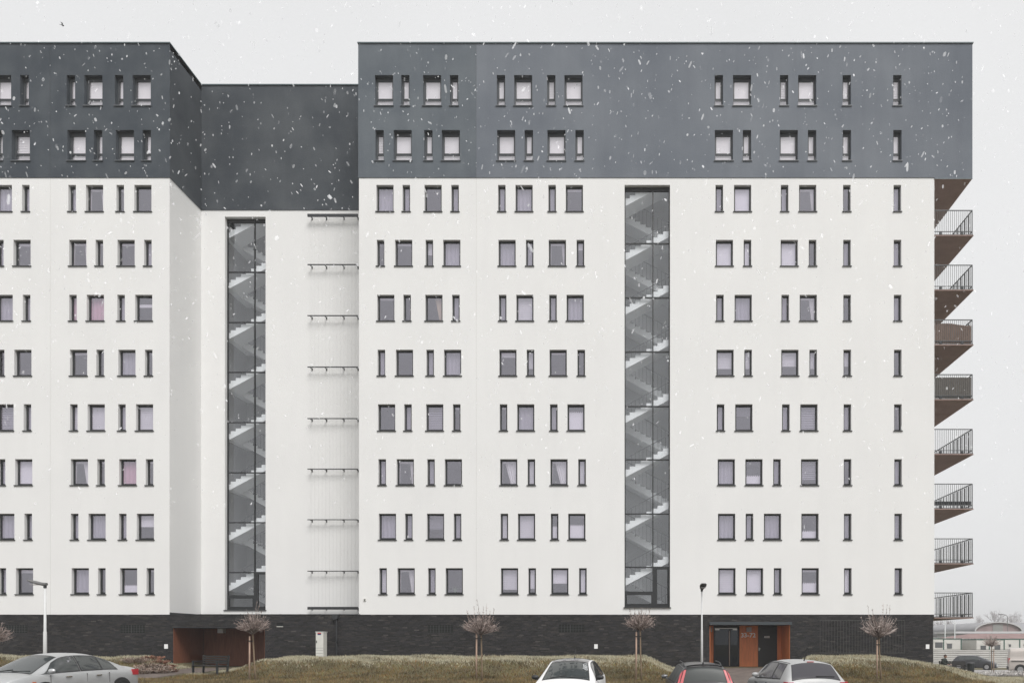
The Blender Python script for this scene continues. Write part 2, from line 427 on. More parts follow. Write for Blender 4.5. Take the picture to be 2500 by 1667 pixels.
DY = -.03                                          # dark render stands 3 cm proud
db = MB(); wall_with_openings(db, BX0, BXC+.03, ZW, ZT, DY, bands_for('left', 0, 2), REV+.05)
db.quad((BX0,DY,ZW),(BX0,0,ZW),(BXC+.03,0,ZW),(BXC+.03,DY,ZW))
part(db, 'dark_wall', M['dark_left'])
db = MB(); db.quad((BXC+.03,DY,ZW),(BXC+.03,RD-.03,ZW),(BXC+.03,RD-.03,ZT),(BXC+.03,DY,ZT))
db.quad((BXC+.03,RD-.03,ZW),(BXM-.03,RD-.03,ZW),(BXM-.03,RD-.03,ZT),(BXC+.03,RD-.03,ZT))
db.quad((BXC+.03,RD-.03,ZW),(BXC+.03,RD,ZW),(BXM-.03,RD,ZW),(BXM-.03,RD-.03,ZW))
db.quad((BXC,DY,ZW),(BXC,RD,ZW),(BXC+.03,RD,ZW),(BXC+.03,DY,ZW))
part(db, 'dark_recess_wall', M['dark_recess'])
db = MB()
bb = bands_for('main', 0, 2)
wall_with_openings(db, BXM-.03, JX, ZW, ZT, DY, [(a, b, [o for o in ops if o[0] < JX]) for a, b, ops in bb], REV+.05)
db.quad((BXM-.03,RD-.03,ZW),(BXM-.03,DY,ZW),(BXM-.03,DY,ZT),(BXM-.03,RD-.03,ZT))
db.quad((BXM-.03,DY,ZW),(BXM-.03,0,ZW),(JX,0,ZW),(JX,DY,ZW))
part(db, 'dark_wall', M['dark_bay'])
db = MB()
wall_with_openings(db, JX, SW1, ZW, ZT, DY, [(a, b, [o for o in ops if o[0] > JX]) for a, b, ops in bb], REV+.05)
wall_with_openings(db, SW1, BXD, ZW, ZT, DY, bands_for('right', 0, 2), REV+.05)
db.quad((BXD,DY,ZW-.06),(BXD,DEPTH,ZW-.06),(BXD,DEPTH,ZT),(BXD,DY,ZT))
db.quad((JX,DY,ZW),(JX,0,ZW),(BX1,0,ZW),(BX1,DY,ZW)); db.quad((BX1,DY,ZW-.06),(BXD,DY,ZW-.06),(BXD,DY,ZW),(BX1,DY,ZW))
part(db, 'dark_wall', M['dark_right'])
sf = MB(); sf.quad((BX1+.001,DY,ZW-.06),(BX1+.001,DEPTH,ZW-.06),(BXD,DEPTH,ZW-.06),(BXD,DY,ZW-.06))
for k in range(1, 6): sf.box(BX1+.002, BXD-.01, k*2.2, k*2.2+.012, ZW-.064, ZW-.061)
part(sf, 'overhang_soffit', M['soffit'])
sf = MB(); sf.box(BX1+.003, BXD+.004, DY-.012, DY-.002, ZW-.075, ZW-.045)
part(sf, 'overhang_drip_edge', M['flash'])
jm = MB(); jm.box(JX-.009, JX+.009, -.004, .01, ZB, ZW-.002); part(jm, 'expansion_joint', mat('joint_grey', (.62,.62,.6), .9))
jm = MB(); jm.box(JXL-.009, JXL+.009, -.004, .01, ZB, ZW-.002); part(jm, 'expansion_joint', bpy.data.materials['joint_grey'])
jm = MB(); jm.box(JXL-.009, JXL+.009, DY-.004, DY+.01, ZW+.002, ZT-.05); part(jm, 'expansion_joint', mat('joint_dark', (.045,.05,.055), .9))
jm = MB(); jm.box(JX-.009, JX+.009, DY-.004, DY+.01, ZW+.002, ZT-.05); part(jm, 'expansion_joint', mat('joint_mid', (.09,.10,.11), .9))
# roof and its edge flashing
rf = MB()
rf.box(BX0, BXC+.03, -.02, DEPTH, ZT-.30, ZT-.02); rf.box(BXC+.031, BXM-.031, RD-.02, DEPTH, ZT-.30, ZT-.021); rf.box(BXM-.03, BXD, -.02, DEPTH, ZT-.30, ZT-.022)
part(rf, 'roof', M['slab'])
ec = MB()
ec.box(BX0, BXC+.06, DY-.05, .25, ZT-.01, ZT+.035); ec.box(BXC-.19, BXC+.061, .252, RD-.08, ZT-.01, ZT+.034)
ec.box(BXC+.062, BXM-.064, RD-.08, RD+.2, ZT-.01, ZT+.036); ec.box(BXM-.063, BXD+.04, DY-.05, .25, ZT-.01, ZT+.035)
ec.box(BXM-.062, BXM+.2, .252, RD+.2, ZT-.01, ZT+.034); ec.box(BXD-.2, BXD+.041, .252, DEPTH, ZT-.01, ZT+.034)
part(ec, 'roof_edge_flashing', M['flash'])
# rear wall, interior partitions and floor slabs so that rooms are rooms
iw = MB()
iw.quad((BX0,3.4,0),(BXC-.05,3.4,0),(BXC-.05,3.4,ZT-.3),(BX0,3.4,ZT-.3))
iw.quad((BXM+.05,3.4,0),(SW0-.9,3.4,0),(SW0-.9,3.4,ZT-.3),(BXM+.05,3.4,ZT-.3))
iw.quad((SW1+1.3,3.4,0),(BX1-.25,3.4,0),(BX1-.25,3.4,ZT-.3),(SW1+1.3,3.4,ZT-.3))
for x in (BXC-.1, BXM+.1, SW0-.9, SW1+1.3, BX1-.3, JX, JXL, X_(1440), X_(2010), X_(2140)):
    if not (SW0-.8 < x < SW1+1.2): iw.box(x-.05, x+.05, .26, 3.39, ZB, ZT-.31)
part(iw, 'room_wall', M['room'])
ZFL = [rows[r][0]-.86 for r in range(10)]+[]
for z in ZFL+[ZT-.45]:
    for a, b in ((BX0, BXC-.16), (BXM+.16, SW0-.96), (SW1+1.36, BX1-.36)): 
        fs = MB(); fs.box(a, b, .25, 3.38, z-.22, z); part(fs, 'floor_slab', M['slab'])
bw = MB(); bw.box(BX0, BX1-.01, DEPTH-.2, DEPTH, 0, ZT-.31); bw.box(BX0, BX0+.2, .3, DEPTH-.21, 0, ZT-.31)
part(bw, 'rear_wall', M['white'])

# ---- windows: meshes shared between alike ones
def ring(mb, x0, x1, z0, z1, y0, y1, l, r, b, t):
    mb.box(x0, x0+l, y0, y1, z0, z1); mb.box(x1-r, x1, y0, y1, z0, z1)
    mb.box(x0+l, x1-r, y0, y1, z0, z0+b); mb.box(x0+l, x1-r, y0, y1, z1-t, z1)
WM = {}
def window_meshes(kind, dark):
    key = (kind, dark)
    if key in WM: return WM[key]
    w = wsize(kind, 0 if dark else 2); h = rows[0][1]-rows[0][0] if dark else rows[4][1]-rows[4][0]
    y0 = REV-.012+(.045 if dark else 0); a = -w/2+.001; b = w/2-.001
    f = MB()
    if dark:
        ring(f, a, b, .03, h-.001, y0, y0+.07, .055, .055, .05, .13)
        zt = .03+.05+.34; f.box(a+.055, b-.055, y0+.002, y0+.068, zt, zt+.06)
        ring(f, a+.056, b-.056, zt+.061, h-.132, y0-.012, y0+.05, .042, .042, .045, .05)
        gl = [(a+.098, b-.098, zt+.106, h-.182), (a+.056, b-.056, .081, zt-.001)]
    else:
        ring(f, a, b, .03, h-.001, y0, y0+.07, .042, .042, .055, .042)
        ring(f, a+.043, b-.043, .086, h-.044, y0-.014, y0+.05, .036, .036, .045, .036)
        gl = [(a+.079, b-.079, .131, h-.080)]
    fm = f.mesh('window_frame_mesh', M['frame_dark'] if dark else M['frame'])
    pm = []
    for (x0, x1, z0, z1) in gl:
        p = MB(); p.quad((x0, y0+.018, z0), (x1, y0+.018, z0), (x1, y0+.018, z1), (x0, y0+.018, z1)); pm.append(p.mesh('pane_mesh', M['glass_top'] if dark else M['glass']))
    s = MB(); s.box(a, b, -.002, y0-.001, .001, .028); s.box(a-.045, b+.045, -.05, -.003, -.014, .026)
    sm = s.mesh('sill_mesh', M['sill_grey'] if dark else M['sill'])
    WM[key] = (fm, pm, sm, gl, y0); return WM[key]
BM = {}
def blind_mesh(kind, dark, style, q):
    key = (kind, dark, style, q)
    if key in BM: return BM[key]
    gl = window_meshes(kind, dark)[3]; y = window_meshes(kind, dark)[4]+.075
    x0 = gl[-1][0]-.03; x1 = gl[-1][1]+.03; z0 = gl[-1][2]-.03; z1 = gl[0][3]+.04; h = z1-z0
    mb = MB(); m = M['blind']
    if style == 'roller':
        mb.box(x0, x1, y, y+.004, z1-h*q, z1)
    elif style == 'band':
        mb.box(x0, x1, y, y+.004, z1-h*q, z1-h*q+.16)
    elif style == 'stripes':
        n = 11
        for i in range(n):
            zz = z1-h*q*(i+1)/n; mb.box(x0, x1, y, y+.004, zz+.02, zz+h*q/n-.014)
        mb.box(x0, x1, y+.03, y+.034, z1-h*q, z1)
    elif style == 'stripes_grey':
        n = 10; m = M['blind_grey']
        for i in range(n):
            zz = z1-h*q*(i+1)/n; mb.box(x0, x1, y, y+.004, zz+.02, zz+h*q/n-.014)
    elif style in ('curtain', 'cream', 'pink', 'sheer'):
        m = {'curtain': M['curtain'], 'cream': M['cream'], 'pink': M['pink'], 'sheer': M['blind_grey']}[style]
        def drape(a, b, c, d):
            P = []
            for i in range(25):
                s = i/24; row = []
                for t in (0, .5, 1):
                    xt = a+(b-a)*s; xb = c+(d-c)*s; row.append((xt+(xb-xt)*t, y+.02+.018*math.sin(s*24), z1-(h)*t))
                P.append(row)
            mb.grid(P)
        if style in ('pink', 'sheer'): drape(x0, x1, x0, x1)
        elif style == 'curtain':
            drape(x0+(x1-x0)*(1-q), x1, x1-(x1-x0)*q*.5, x1)
            drape(x0, x0+(x1-x0)*.10, x0, x0+(x1-x0)*.06); mb.box(x0, x1, y-.01, y-.006, z1-.14, z1)
        else: drape(x0+(x1-x0)*(1-q), x1, x0+(x1-x0)*(1-q*.4), x1)
    elif style == 'net':
        m = M['blind']; mb.box(x0, x1, y, y+.003, z0, z0+h*q)
        for i in range(8): mb.box(x0+(x1-x0)*i/8, x0+(x1-x0)*(i+.5)/8, y, y+.003, z0+h*q, z0+h*q+.05)
    elif style == 'plant':
        m = M['leaf']
        for i in range(11):
            a = -1.25+2.5*i/10; L = .30+.06*math.sin(i*2.1); c = (x0+x1)/2
            mb.tube([(c, y, z0+.10), (c+math.sin(a)*L*.5, y+.02, z0+.12+math.cos(a)*L*.65), (c+math.sin(a)*L, y, z0+.10+math.cos(a)*L*.75)], [.012, .016, .003], 4)
        mb.prism([((x0+x1)/2-.06, z0+.02), ((x0+x1)/2+.06, z0+.02), ((x0+x1)/2+.08, z0+.13), ((x0+x1)/2-.08, z0+.13)], 'y', y-.05, y+.07)
    BM[key] = (mb.mesh('blind_mesh', m), {'roller': 'roller_blind', 'band': 'roller_blind', 'stripes': 'slat_blind', 'stripes_grey': 'slat_blind',
                                       'net': 'net_curtain', 'plant': 'houseplant'}.get(style, 'curtain')); return BM[key]
special = {  # (side, row, column) -> list of (style, amount)
 ('left',4,5): [('pink',1)], ('left',4,4): [('pink',1)], ('left',4,7): [('band',.42)], ('left',3,3): [('roller',.14)],
 ('left',6,5): [('stripes',1)], ('left',6,7): [('stripes',1)], ('left',6,4): [('stripes',1)], ('left',6,2): [('stripes_grey',1)],
 ('left',7,6): [('pink',1)], ('left',7,3): [('roller',1)], ('left',7,4): [('curtain',.5)], ('left',8,7): [('roller',.5)],
 ('left',9,4): [('sheer',1)], ('left',9,6): [('net',.3)], ('left',9,3): [('roller',.16)], ('left',4,2): [('sheer',1)], ('left',5,3): [],
 ('main',4,2): [('cream',.5)], ('main',4,5): [('stripes',1)], ('main',4,1): [],
 ('main',5,4): [('roller',.22)], ('main',5,6): [('roller',.1)], ('main',5,5): [('stripes',.7)], ('main',5,1): [],
 ('main',3,2): [('stripes',.5)], ('main',3,6): [('curtain',.25)], ('main',3,7): [('roller',.3)],
 ('main',6,2): [('stripes_grey',1)], ('main',6,5): [('sheer',1)], ('main',6,7): [('net',.75)], ('main',6,0): [],
 ('main',7,1): [('curtain',.3)], ('main',7,4): [('curtain',.8)], ('main',7,5): [('stripes',1)], ('main',7,6): [('curtain',.8)], ('main',7,7): [('stripes',1)],
 ('main',8,0): [('sheer',1)], ('main',8,4): [('stripes',1)], ('main',8,5): [('stripes',1)], ('main',8,7): [('net',.55)], ('main',8,2): [('stripes_grey',.6)], ('main',8,6): [('net',.5)],
 ('main',9,0): [('stripes',1)], ('main',9,1): [('curtain',.45)], ('main',9,2): [('sheer',1)], ('main',9,3): [('plant',1), ('roller',.0)], ('main',9,4): [('stripes',.86)],
 ('main',9,5): [('roller',.82)], ('main',9,6): [('roller',.6)], ('main',9,7): [('roller',1)],
 ('right',5,0): [('stripes',.7)], ('right',5,1): [('stripes',.7)], ('right',5,2): [('stripes',.6)], ('right',5,3): [('stripes',.7)], ('right',5,4): [('stripes',.6)],
 ('right',3,0): [('roller',.95)], ('right',3,2): [('roller',1)], ('right',4,3): [('curtain',.4)], ('right',6,3): [('stripes_grey',1)], ('right',6,1): [('stripes_grey',.4)],
 ('right',7,0): [('sheer',1)], ('right',7,1): [('net',.35)], ('right',7,3): [('stripes_grey',.8)], ('right',8,3): [('net',.3)],
 ('right',9,0): [('stripes',1)], ('right',9,1): [('sheer',1), ('net',.9)], ('right',9,2): [('sheer',1)], ('right',9,3): [('roller',.12), ('net',.4)], ('right',9,4): [('roller',1)], ('right',9,5): [('sheer',1)],
}
def add_window(side, r, kind, x, i):
    dark = r < 2; fm, pms, sm, gl, y0 = window_meshes(kind, dark)
    z = rows[r][0]; y = DY if dark else 0
    if x < -33.2: return
    o = link('window', fm, bld, (x, y, z), world_coords=True)
    for p in pms: link('pane', p, o)
    link('sill', sm, o)
    st = special.get((side, r, i))
    if st is None:
        if dark: st = [('roller', 1)] if rnd.random() < .75 else [('stripes', 1)]  # closed white blinds added to give the upper panes their hazy whiteness
        else:
            u = rnd.random()
            st = [('sheer', 1)] if u < .42 else [('roller', .12)] if u < .55 else [('curtain', .3)] if u < .62 else [('roller', 1)] if u < .68 and side == 'right' else [('sheer', 1)] if u < .85 else []
    for (s, q) in st:
        if q > 0:
            bm, nm = blind_mesh(kind, dark, s, q); link(nm, bm, o)
for r in range(10):
    for side in ('left', 'main', 'right'):
        for (k, x, w, i) in row_windows(r, side): add_window(side, r, k, x, i)

# ---- the two stair windows and the stairs behind them
def stair_window(x0, x1, z0, z1, y, mull, bars, low_mull, label):
    root = MB(); yf = y
    fw = .055
    root.box(x0+.001, x0+fw, yf, yf+.09, z0+.03, z1-.001); root.box(x1-fw, x1-.001, yf, yf+.09, z0+.03, z1-.001)
    root.box(x0+fw, x1-fw, yf, yf+.09, z1-.20, z1-.002); root.box(x0+fw, x1-fw, yf, yf+.09, z0+.03, z0+.16)
    root.box(mull-.03, mull+.03, yf-.002, yf+.088, bars[-1]+.035, z1-.201)
    for b in bars[:-1]: root.box(x0+fw, x1-fw, yf+.003, yf+.085, b-.03, b+.03)
    b = bars[-1]; root.box(x0+fw, x1-fw, yf+.003, yf+.085, b-.035, b+.034)
    zl = z0+.72                                      # opening lights at the foot
    root.box(low_mull-.09, low_mull+.09, yf-.004, yf+.084, z0+.161, b-.036)
    root.box(x0+fw, low_mull-.091, yf-.004, yf+.084, zl, zl+.13)
    ring(root, x0+fw+.001, low_mull-.092, z0+.161, zl-.001, yf-.016, yf+.07, .07, .06, .05, .05)
    ring(root, low_mull+.091, x1-fw-.001, z0+.161, b-.036, yf-.016, yf+.07, .06, .07, .06, .07)
    w = part(root, 'stair_window', M['frame'])
    zs = [z1-.2]+list(bars)
    for i in range(len(bars)):
        for a, c in ((x0+fw, mull), (mull, x1-fw)):
            p = MB(); p.quad((a, yf+.045, zs[i+1]), (c, yf+.045, zs[i+1]), (c, yf+.045, zs[i]), (a, yf+.045, zs[i])); part(p, 'pane', M['glass_stair'], w)
    for a, c, d, e in ((x0+fw, low_mull, zl, b), (x0+fw, low_mull, z0+.1, zl), (low_mull, x1-fw, z0+.1, b)):
        p = MB(); p.quad((a, yf+.045, d), (c, yf+.045, d), (c, yf+.045, e), (a, yf+.045, e)); part(p, 'pane', M['glass_stair'], w)
    s = MB(); s.box(x0-.05, x1+.05, y-.29, y-.225, z0-.01, z0+.028); s.box(x0+.002, x1-.002, y-.224, y-.002, z0-.01, z0+.027); part(s, 'sill', M['sill'], w)
    return w
barsR = [Z_(v*K) for v in (554, 679, 804, 930, 1053, 1178, 1301)]
barsL = [Z_(v*K, LD) for v in (620, 736, 851, 967, 1083, 1198, 1313)]
stair_window(SW0, SW1, SZ0, SZ1, .21, X_(1500*K), barsR, X_(1503*K), '')
stair_window(LW0, LW1, LZ0, LZ1, RD+.23, X_(580*K, LD), barsL, X_(582*K, LD), '')

def staircase(x0, x1, y0, z_first, n, wallm, name, zlo, zhi, xl, xr):
    """half-storey flights: front one rises left to right behind the glass, rear one comes back"""
    st = empty('staircase', (x0, y0, zlo)); st.parent = bld; st.location = Vector((x0, y0, zlo))-bld.location
    H = 2.804; steps = 9; run = (x1-x0)/steps; rise = H/2/steps
    fw = 1.15; gap = .16
    def flight(mb, xa, z, sgn, ya, yb):
        pts = []
        for i in range(steps):
            pts += [(xa+sgn*run*i, z+rise*i), (xa+sgn*run*i, z+rise*(i+1))]
        xe = xa+sgn*run*steps; pts += [(xe, z+rise*steps), (xe, z+rise*steps-.30), (xa, z-.30+.02)]
        mb.prism(pts, 'y', ya, yb)
    def railing(mb, xa, z, sgn, y):
        a = Vector((xa, y, z+.95)); b = Vector((xa+sgn*run*steps, y, z+H/2+.95))
        mb.tube([a, b], .024, 5); mb.tube([a-Vector((0,0,.82)), b-Vector((0,0,.82))], .013, 4)
        k = 13
        for i in range(k+1):
            p = a.lerp(b, i/k); mb.box(p.x-.007, p.x+.007, y-.007, y+.007, p.z-.82, p.z)
        for i in (2, 10):
            p = a.lerp(b, i/k); mb.box(p.x-.035, p.x+.035, y-.02, y+.02, p.z-.98, p.z-.85)
    for k in range(n):
        z = z_first+k*H
        m = MB(); flight(m, x0, z, 1, y0, y0+fw); part(m, 'flight', M['stair'], st)
        m = MB(); flight(m, x1, z+H/2, -1, y0+fw+gap, y0+2*fw+gap); part(m, 'flight', M['stair'], st)
        m = MB(); m.box(x1+.001, xr-.01, y0, y0+2*fw+gap, z+H/2-.30, z+H/2-.003); part(m, 'landing', M['stair'], st)
        m = MB(); m.box(xl+.01, x0-.001, y0, y0+2*fw+gap, z-.30, z-.003); part(m, 'landing', M['stair'], st)
        m = MB(); railing(m, x0, z, 1, y0+fw-.05); part(m, 'railing', M['rail'], st)
        m = MB(); railing(m, x1, z+H/2, -1, y0+fw+gap+.05); part(m, 'railing', M['rail'], st)
    w = MB(); yb = y0+2*fw+gap+.02
    w.box(xl, xr, yb, yb+.1, zlo-.5, zhi+.3); w.box(xl-.1, xl, y0-.02, yb, zlo-.5, zhi+.3); w.box(xr, xr+.1, y0-.02, yb, zlo-.5, zhi+.3)
    w.box(xl, xr, y0-.02, yb, zhi+.31, zhi+.4); w.box(xl, xr, y0-.02, yb, zlo-.6, zlo-.51)
    part(w, 'stairwell_wall', wallm, st)
    return st
zf = Z_((1180+545/4.48), DC)                     # underside of the lowest visible flight but one at the left jamb
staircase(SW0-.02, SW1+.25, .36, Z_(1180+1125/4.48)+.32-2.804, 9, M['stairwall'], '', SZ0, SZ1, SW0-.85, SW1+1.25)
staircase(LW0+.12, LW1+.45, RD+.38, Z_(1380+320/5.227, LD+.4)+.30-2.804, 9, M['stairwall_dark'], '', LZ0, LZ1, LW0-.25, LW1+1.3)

# ---- wire trellis in the recess
tr = empty('wire_trellis', (X_(812, LD), RD, Z_(1396*K, LD))); tr.parent = bld; tr.location = Vector((X_(812, LD), RD, Z_(1396*K, LD)))-bld.location
TD = LD-.28; tx0, tx1 = X_(706.5*K, TD), X_(822*K, TD)
rz = [Z_(v*K, TD) for v in (495, 608, 725, 843, 961, 1077, 1193, 1311, 1396)]
for i, z in enumerate(rz):
    thick = .075 if i in (0, 8) else .022
    m = MB(); m.box(tx0, tx1, RD-.31, RD-.25, z-thick, z+thick); part(m, 'rail', M['metal'], tr)
    for fx in (.05, .34, .69, .97):
        xb = tx0+(tx1-tx0)*fx
        m = MB(); m.box(xb-.02, xb+.02, RD-.249, RD-.003, z-.03, z+.012); m.box(xb-.03, xb+.03, RD-.016, RD-.002, z-.10, z+.04)
        part(m, 'bracket', M['metal'], tr)
wirem = mat('trellis_wire', (.55, .55, .54), .5)
for i in range(13):
    xb = tx0+.19+(tx1-tx0-.34)*i/12; m = MB(); m.tube([(xb, RD-.28, rz[-1]), (xb, RD-.28, rz[0])], .0045, 4, cap=False); part(m, 'wire', wirem, tr)

# ---- brick ground floor with its niches
BY = .035                                          # mortar plane
NL0, NL1, NLZ = X_(422), X_(646), Z_(1531)         # left niche
NR0, NR1, NRZ = X_(1733), X_(1929), Z_(1524.5)     # right entrance niche
NDL, NDR = 2.8, 2.05
mo = MB()
def mortar(x0, x1, z0, z1): mo.quad((x0, BY, z0), (x1, BY, z0), (x1, BY, z1), (x0, BY, z1))
zb0 = -1.0
mortar(BX0, NL0, zb0, ZB); mortar(NL0, NL1, NLZ, ZB); mortar(NL1, NR0, zb0, ZB); mortar(NR0, NR1, NRZ, ZB); mortar(NR1, BX1-.06, zb0, ZB)
mo.quad((BX1-.06, BY, zb0), (BX1-.06, DEPTH, zb0), (BX1-.06, DEPTH, ZB), (BX1-.06, BY, ZB))
mo.quad((BXC, .02, ZB-.012), (BXM, .02, ZB-.012), (BXM, RD, ZB-.012), (BXC, RD, ZB-.012))
wall_base = part(mo, 'brick_wall', M['mortar'])
vents = [(X_(7), X_(66), Z_(1544), Z_(1525)), (X_(293), X_(353), Z_(1544), Z_(1525)), (X_(1044), X_(1106), Z_(1543), Z_(1525)), (X_(1364), X_(1427), Z_(1542.6), Z_(1523.5)), (X_(675), X_(691), Z_(1532), Z_(1519))]
holes = [(NL0, NL1, -2, NLZ), (NR0, NR1, -2, NRZ)]+vents
BL, BH, JT = .24, .0555, .0085
bk = MB(); singles = []
z = ZB-.004-BH; course = 0; rb = random.Random(3)
while z > -.9:
    cuts = sorted([(a, b) for (a, b, c, d) in holes if z < d-.002 and z+BH > c+.002])
    ints = []; xc = BX0
    for a, b in cuts: ints.append((xc, a)); xc = b
    ints.append((xc, BX1-.062))
    off = (course % 3)*(BL+JT)*.37+rb.random()*.02
    for (a, b) in ints:
        n0 = math.floor((a+off)/(BL+JT)); x = n0*(BL+JT)-off
        while x < b:
            p, q = max(x, a+.002), min(x+BL, b-.002)
            if q-p > .03 and z > gz((p+q)/2, -.02)-.25 and p > -33.5:
                dy = rb.uniform(-.005, .005)
                if (q-p) > BL-.001 and 9.6 < p < 15.5 and z > .62 and len(singles) < 300: singles.append((p, z, dy))
                else:
                    u = rb.random(); k = .55+.75*rb.random()
                    c = (.026*k, .025*k, .0265*k) if u < .70 else (.036*k, .033*k, .031*k) if u < .95 else (.062*k, .057*k, .054*k)
                    bk.cur = c; bk.front(p, q, .014+dy, BY-.001, z, z+BH)
            x += BL+JT
    z -= BH+JT; course += 1
o = part(bk, 'bricks', M['brick'], wall_base); o['kind'] = 'stuff'
sm_ = MB(); sm_.front(0, BL, 0, .02, 0, BH); sme = sm_.mesh('brick_mesh', M['brick1'])
for (p, zz, dy) in singles: link('brick', sme, wall_base, (p, .014+dy, zz), world_coords=True)
# end wall bricks round the corner
bk = MB(); z = ZB-.004-BH
while z > -.9:
    y = .04
    while y < 6:
        k = .6+.6*rb.random(); bk.cur = (.030*k, .029*k, .0305*k); bk.box(BX1-.0595, BX1-.035, y, y+BL, z, z+BH); y += BL+JT
    z -= BH+JT
o = part(bk, 'bricks', M['brick'], wall_base); o['kind'] = 'stuff'

fl = MB(); fl.box(BXC, BXM, .00, .012, ZB-.010, ZB+.02)
for k in range(10): x = BXC+.55+k*1.02; fl.box(x, x+.05, -.004, .0, ZB-.006, ZB+.03)
part(fl, 'parapet_flashing', M['metal'])

def grille(a, b, z0, z1, cols, rws):
    m = MB(); m.box(a+.004, b-.004, .031, .034, z0+.004, z1-.004)
    g = part(m, 'vent', mat('vent_dark', (.006, .007, .007), .9) if 'vent_dark' not in bpy.data.materials else bpy.data.materials['vent_dark'])
    gm = bpy.data.materials.get('vent_bars') or mat('vent_bars', (.060, .064, .062), .6)
    m = MB()
    for i in range(1, cols): x = a+(b-a)*i/cols; w = .012 if i == cols//2 else .005; m.box(x-w, x+w, .024, .030, z0+.006, z1-.006)
    for i in range(1, rws): z = z0+(z1-z0)*i/rws; m.box(a+.02, b-.02, .017, .0235, z-.006, z+.006)
    part(m, 'grating', gm, g)
for v in vents[:4]: grille(*v, 9, 5)
a, b, z0, z1 = vents[4]
m = MB(); m.box(a+.004, b-.004, .031, .034, z0+.004, z1-.004); g = part(m, 'vent', bpy.data.materials['vent_dark'])
m = MB(); m.box(a+.01, b-.01, -.01, .03, z0+.05, z0+.085); part(m, 'louvre', M['cabinet'], g)
m = MB(); m.box(a+.01, b-.01, -.01, .03, z0+.14, z0+.165); part(m, 'louvre', M['metal'], g)

for (px, py) in ((405.5, 1577), (1455, 1577), (2264.5, 1577.5)):
    p = at(px, py, DC); m = MB(); m.box(p.x-.09, p.x+.09, -.012, .008, p.z-.115, p.z+.115); part(m, 'wall_plate', M['plate'])
p = at(891, 1463, DC); m = MB(); m.box(p.x-.06, p.x+.06, -.05, -.002, p.z-.06, p.z+.06)
g = part(m, 'junction_box', M['cabinet']); m = MB(); m.box(p.x-.03, p.x+.03, -.058, -.051, p.z-.04, p.z+.03); part(m, 'cover', M['sill_grey'], g)
# downpipe with hopper
a = at(813, 1509, DC); b = at(827, 1500, DC)
m = MB(); m.prism([(a.x, a.z+.02), (a.x+.06, a.z-.05), (b.x-.06, a.z-.05), (b.x, a.z+.02), (b.x, b.z), (a.x, b.z)], 'y', -.16, .01)
g = part(m, 'downpipe', M['metal'])
m = MB(); m.tube([((a.x+b.x)/2+.06, -.08, a.z-.04), ((a.x+b.x)/2+.06, -.08, .3)], .038, 8); part(m, 'pipe', M['metal'], g)
m = MB(); m.box((a.x+b.x)/2+.005, (a.x+b.x)/2+.115, -.13, .01, 1.3, 1.34); part(m, 'clamp', M['metal'], g)
# wires for climbers on the right-hand brick
g = empty('climber_wires', (X_(2100), 0, Z_(1593))); g.parent = bld; g.location = Vector((X_(2100), 0, Z_(1593)))-bld.location
wm = mat('climber_wire', (.085, .085, .08), .6)
for i in range(30):
    x = X_(2001+i*7.1); zt = Z_(1514)+.0; m = MB(); m.tube([(x, -.09, Z_(1593)), (x, -.09, zt)], .0075, 4, cap=False); part(m, 'wire', wm, g)
for zz in (Z_(1514), Z_(1593)):
    m = MB(); m.tube([(X_(2000), -.09, zz), (X_(2208), -.09, zz)], .008, 4); part(m, 'rail', wm, g)

# ---- left niche lined with dark brown wood
zf0 = -.03
nl = MB()
def boards_y(x0, x1, y, z0, z1, n, name, m, facing=1):
    for i in range(n):
        a = x0+(x1-x0)*i/n; b = x0+(x1-x0)*(i+1)/n
        q = MB(); q.box(a+.004, b-.004, y-.02, y, z0, z1); part(q, name, m, None)
def boards_x(x, y0, y1, z0, z1, n, name, m, th):
    for i in range(n):
        a = y0+(y1-y0)*i/n; b = y0+(y1-y0)*(i+1)/n
        q = MB(); q.box(min(x, x+th), max(x, x+th), a+.004, b-.004, z0, z1); part(q, name, m, None)
def niche(x0, x1, ztop, d):
    q = MB(); q.quad((x0-.02, .03, zf0-.3), (x0-.02, d+.1, zf0-.3), (x0-.02, d+.1, ztop+.02), (x0-.02, .03, ztop+.02))
    q.quad((x1+.02, .03, zf0-.3), (x1+.02, d+.1, zf0-.3), (x1+.02, d+.1, ztop+.02), (x1+.02, .03, ztop+.02))
    q.quad((x0-.02, d+.1, zf0-.3), (x1+.02, d+.1, zf0-.3), (x1+.02, d+.1, ztop+.02), (x0-.02, d+.1, ztop+.02))
    q.quad((x0-.02, .03, ztop+.005), (x1+.02, .03, ztop+.005), (x1+.02, d+.1, ztop+.005), (x0-.02, d+.1, ztop+.005))
    part(q, 'niche_shell', M['metal'])
    q = MB(); q.box(x0, x1, .04, d+.09, zf0-.05, zf0); part(q, 'niche_floor', M['paving'])
niche(NL0, NL1, NLZ, NDL); niche(NR0, NR1, NRZ, NDR)
boards_x(NL0, .04, NDL-.03, zf0+.001, NLZ-.001, 2, 'wood_panel', M['wood_dark'], .022)
boards_x(NL1, .04, NDL-.03, zf0+.001, NLZ-.001, 2, 'wood_panel', M['wood_dark'], -.022)
boards_y(NL0+.03, NL1-.03, NDL, zf0+.001, NLZ-.001, 4, 'wood_panel', M['wood_dark'])
q = MB(); q.box(NL0-.03, NL1+.02, -.03, .012, NLZ-.02, NLZ+.015); part(q, 'niche_lintel', M['metal'])
p = at(542.5, 1539, DC+1.2); q = MB(); q.box(p.x-.14, p.x+.14, 1.0, 1.30, NLZ-.27, NLZ-.03); part(q, 'ceiling_lamp', M['lampglass'])

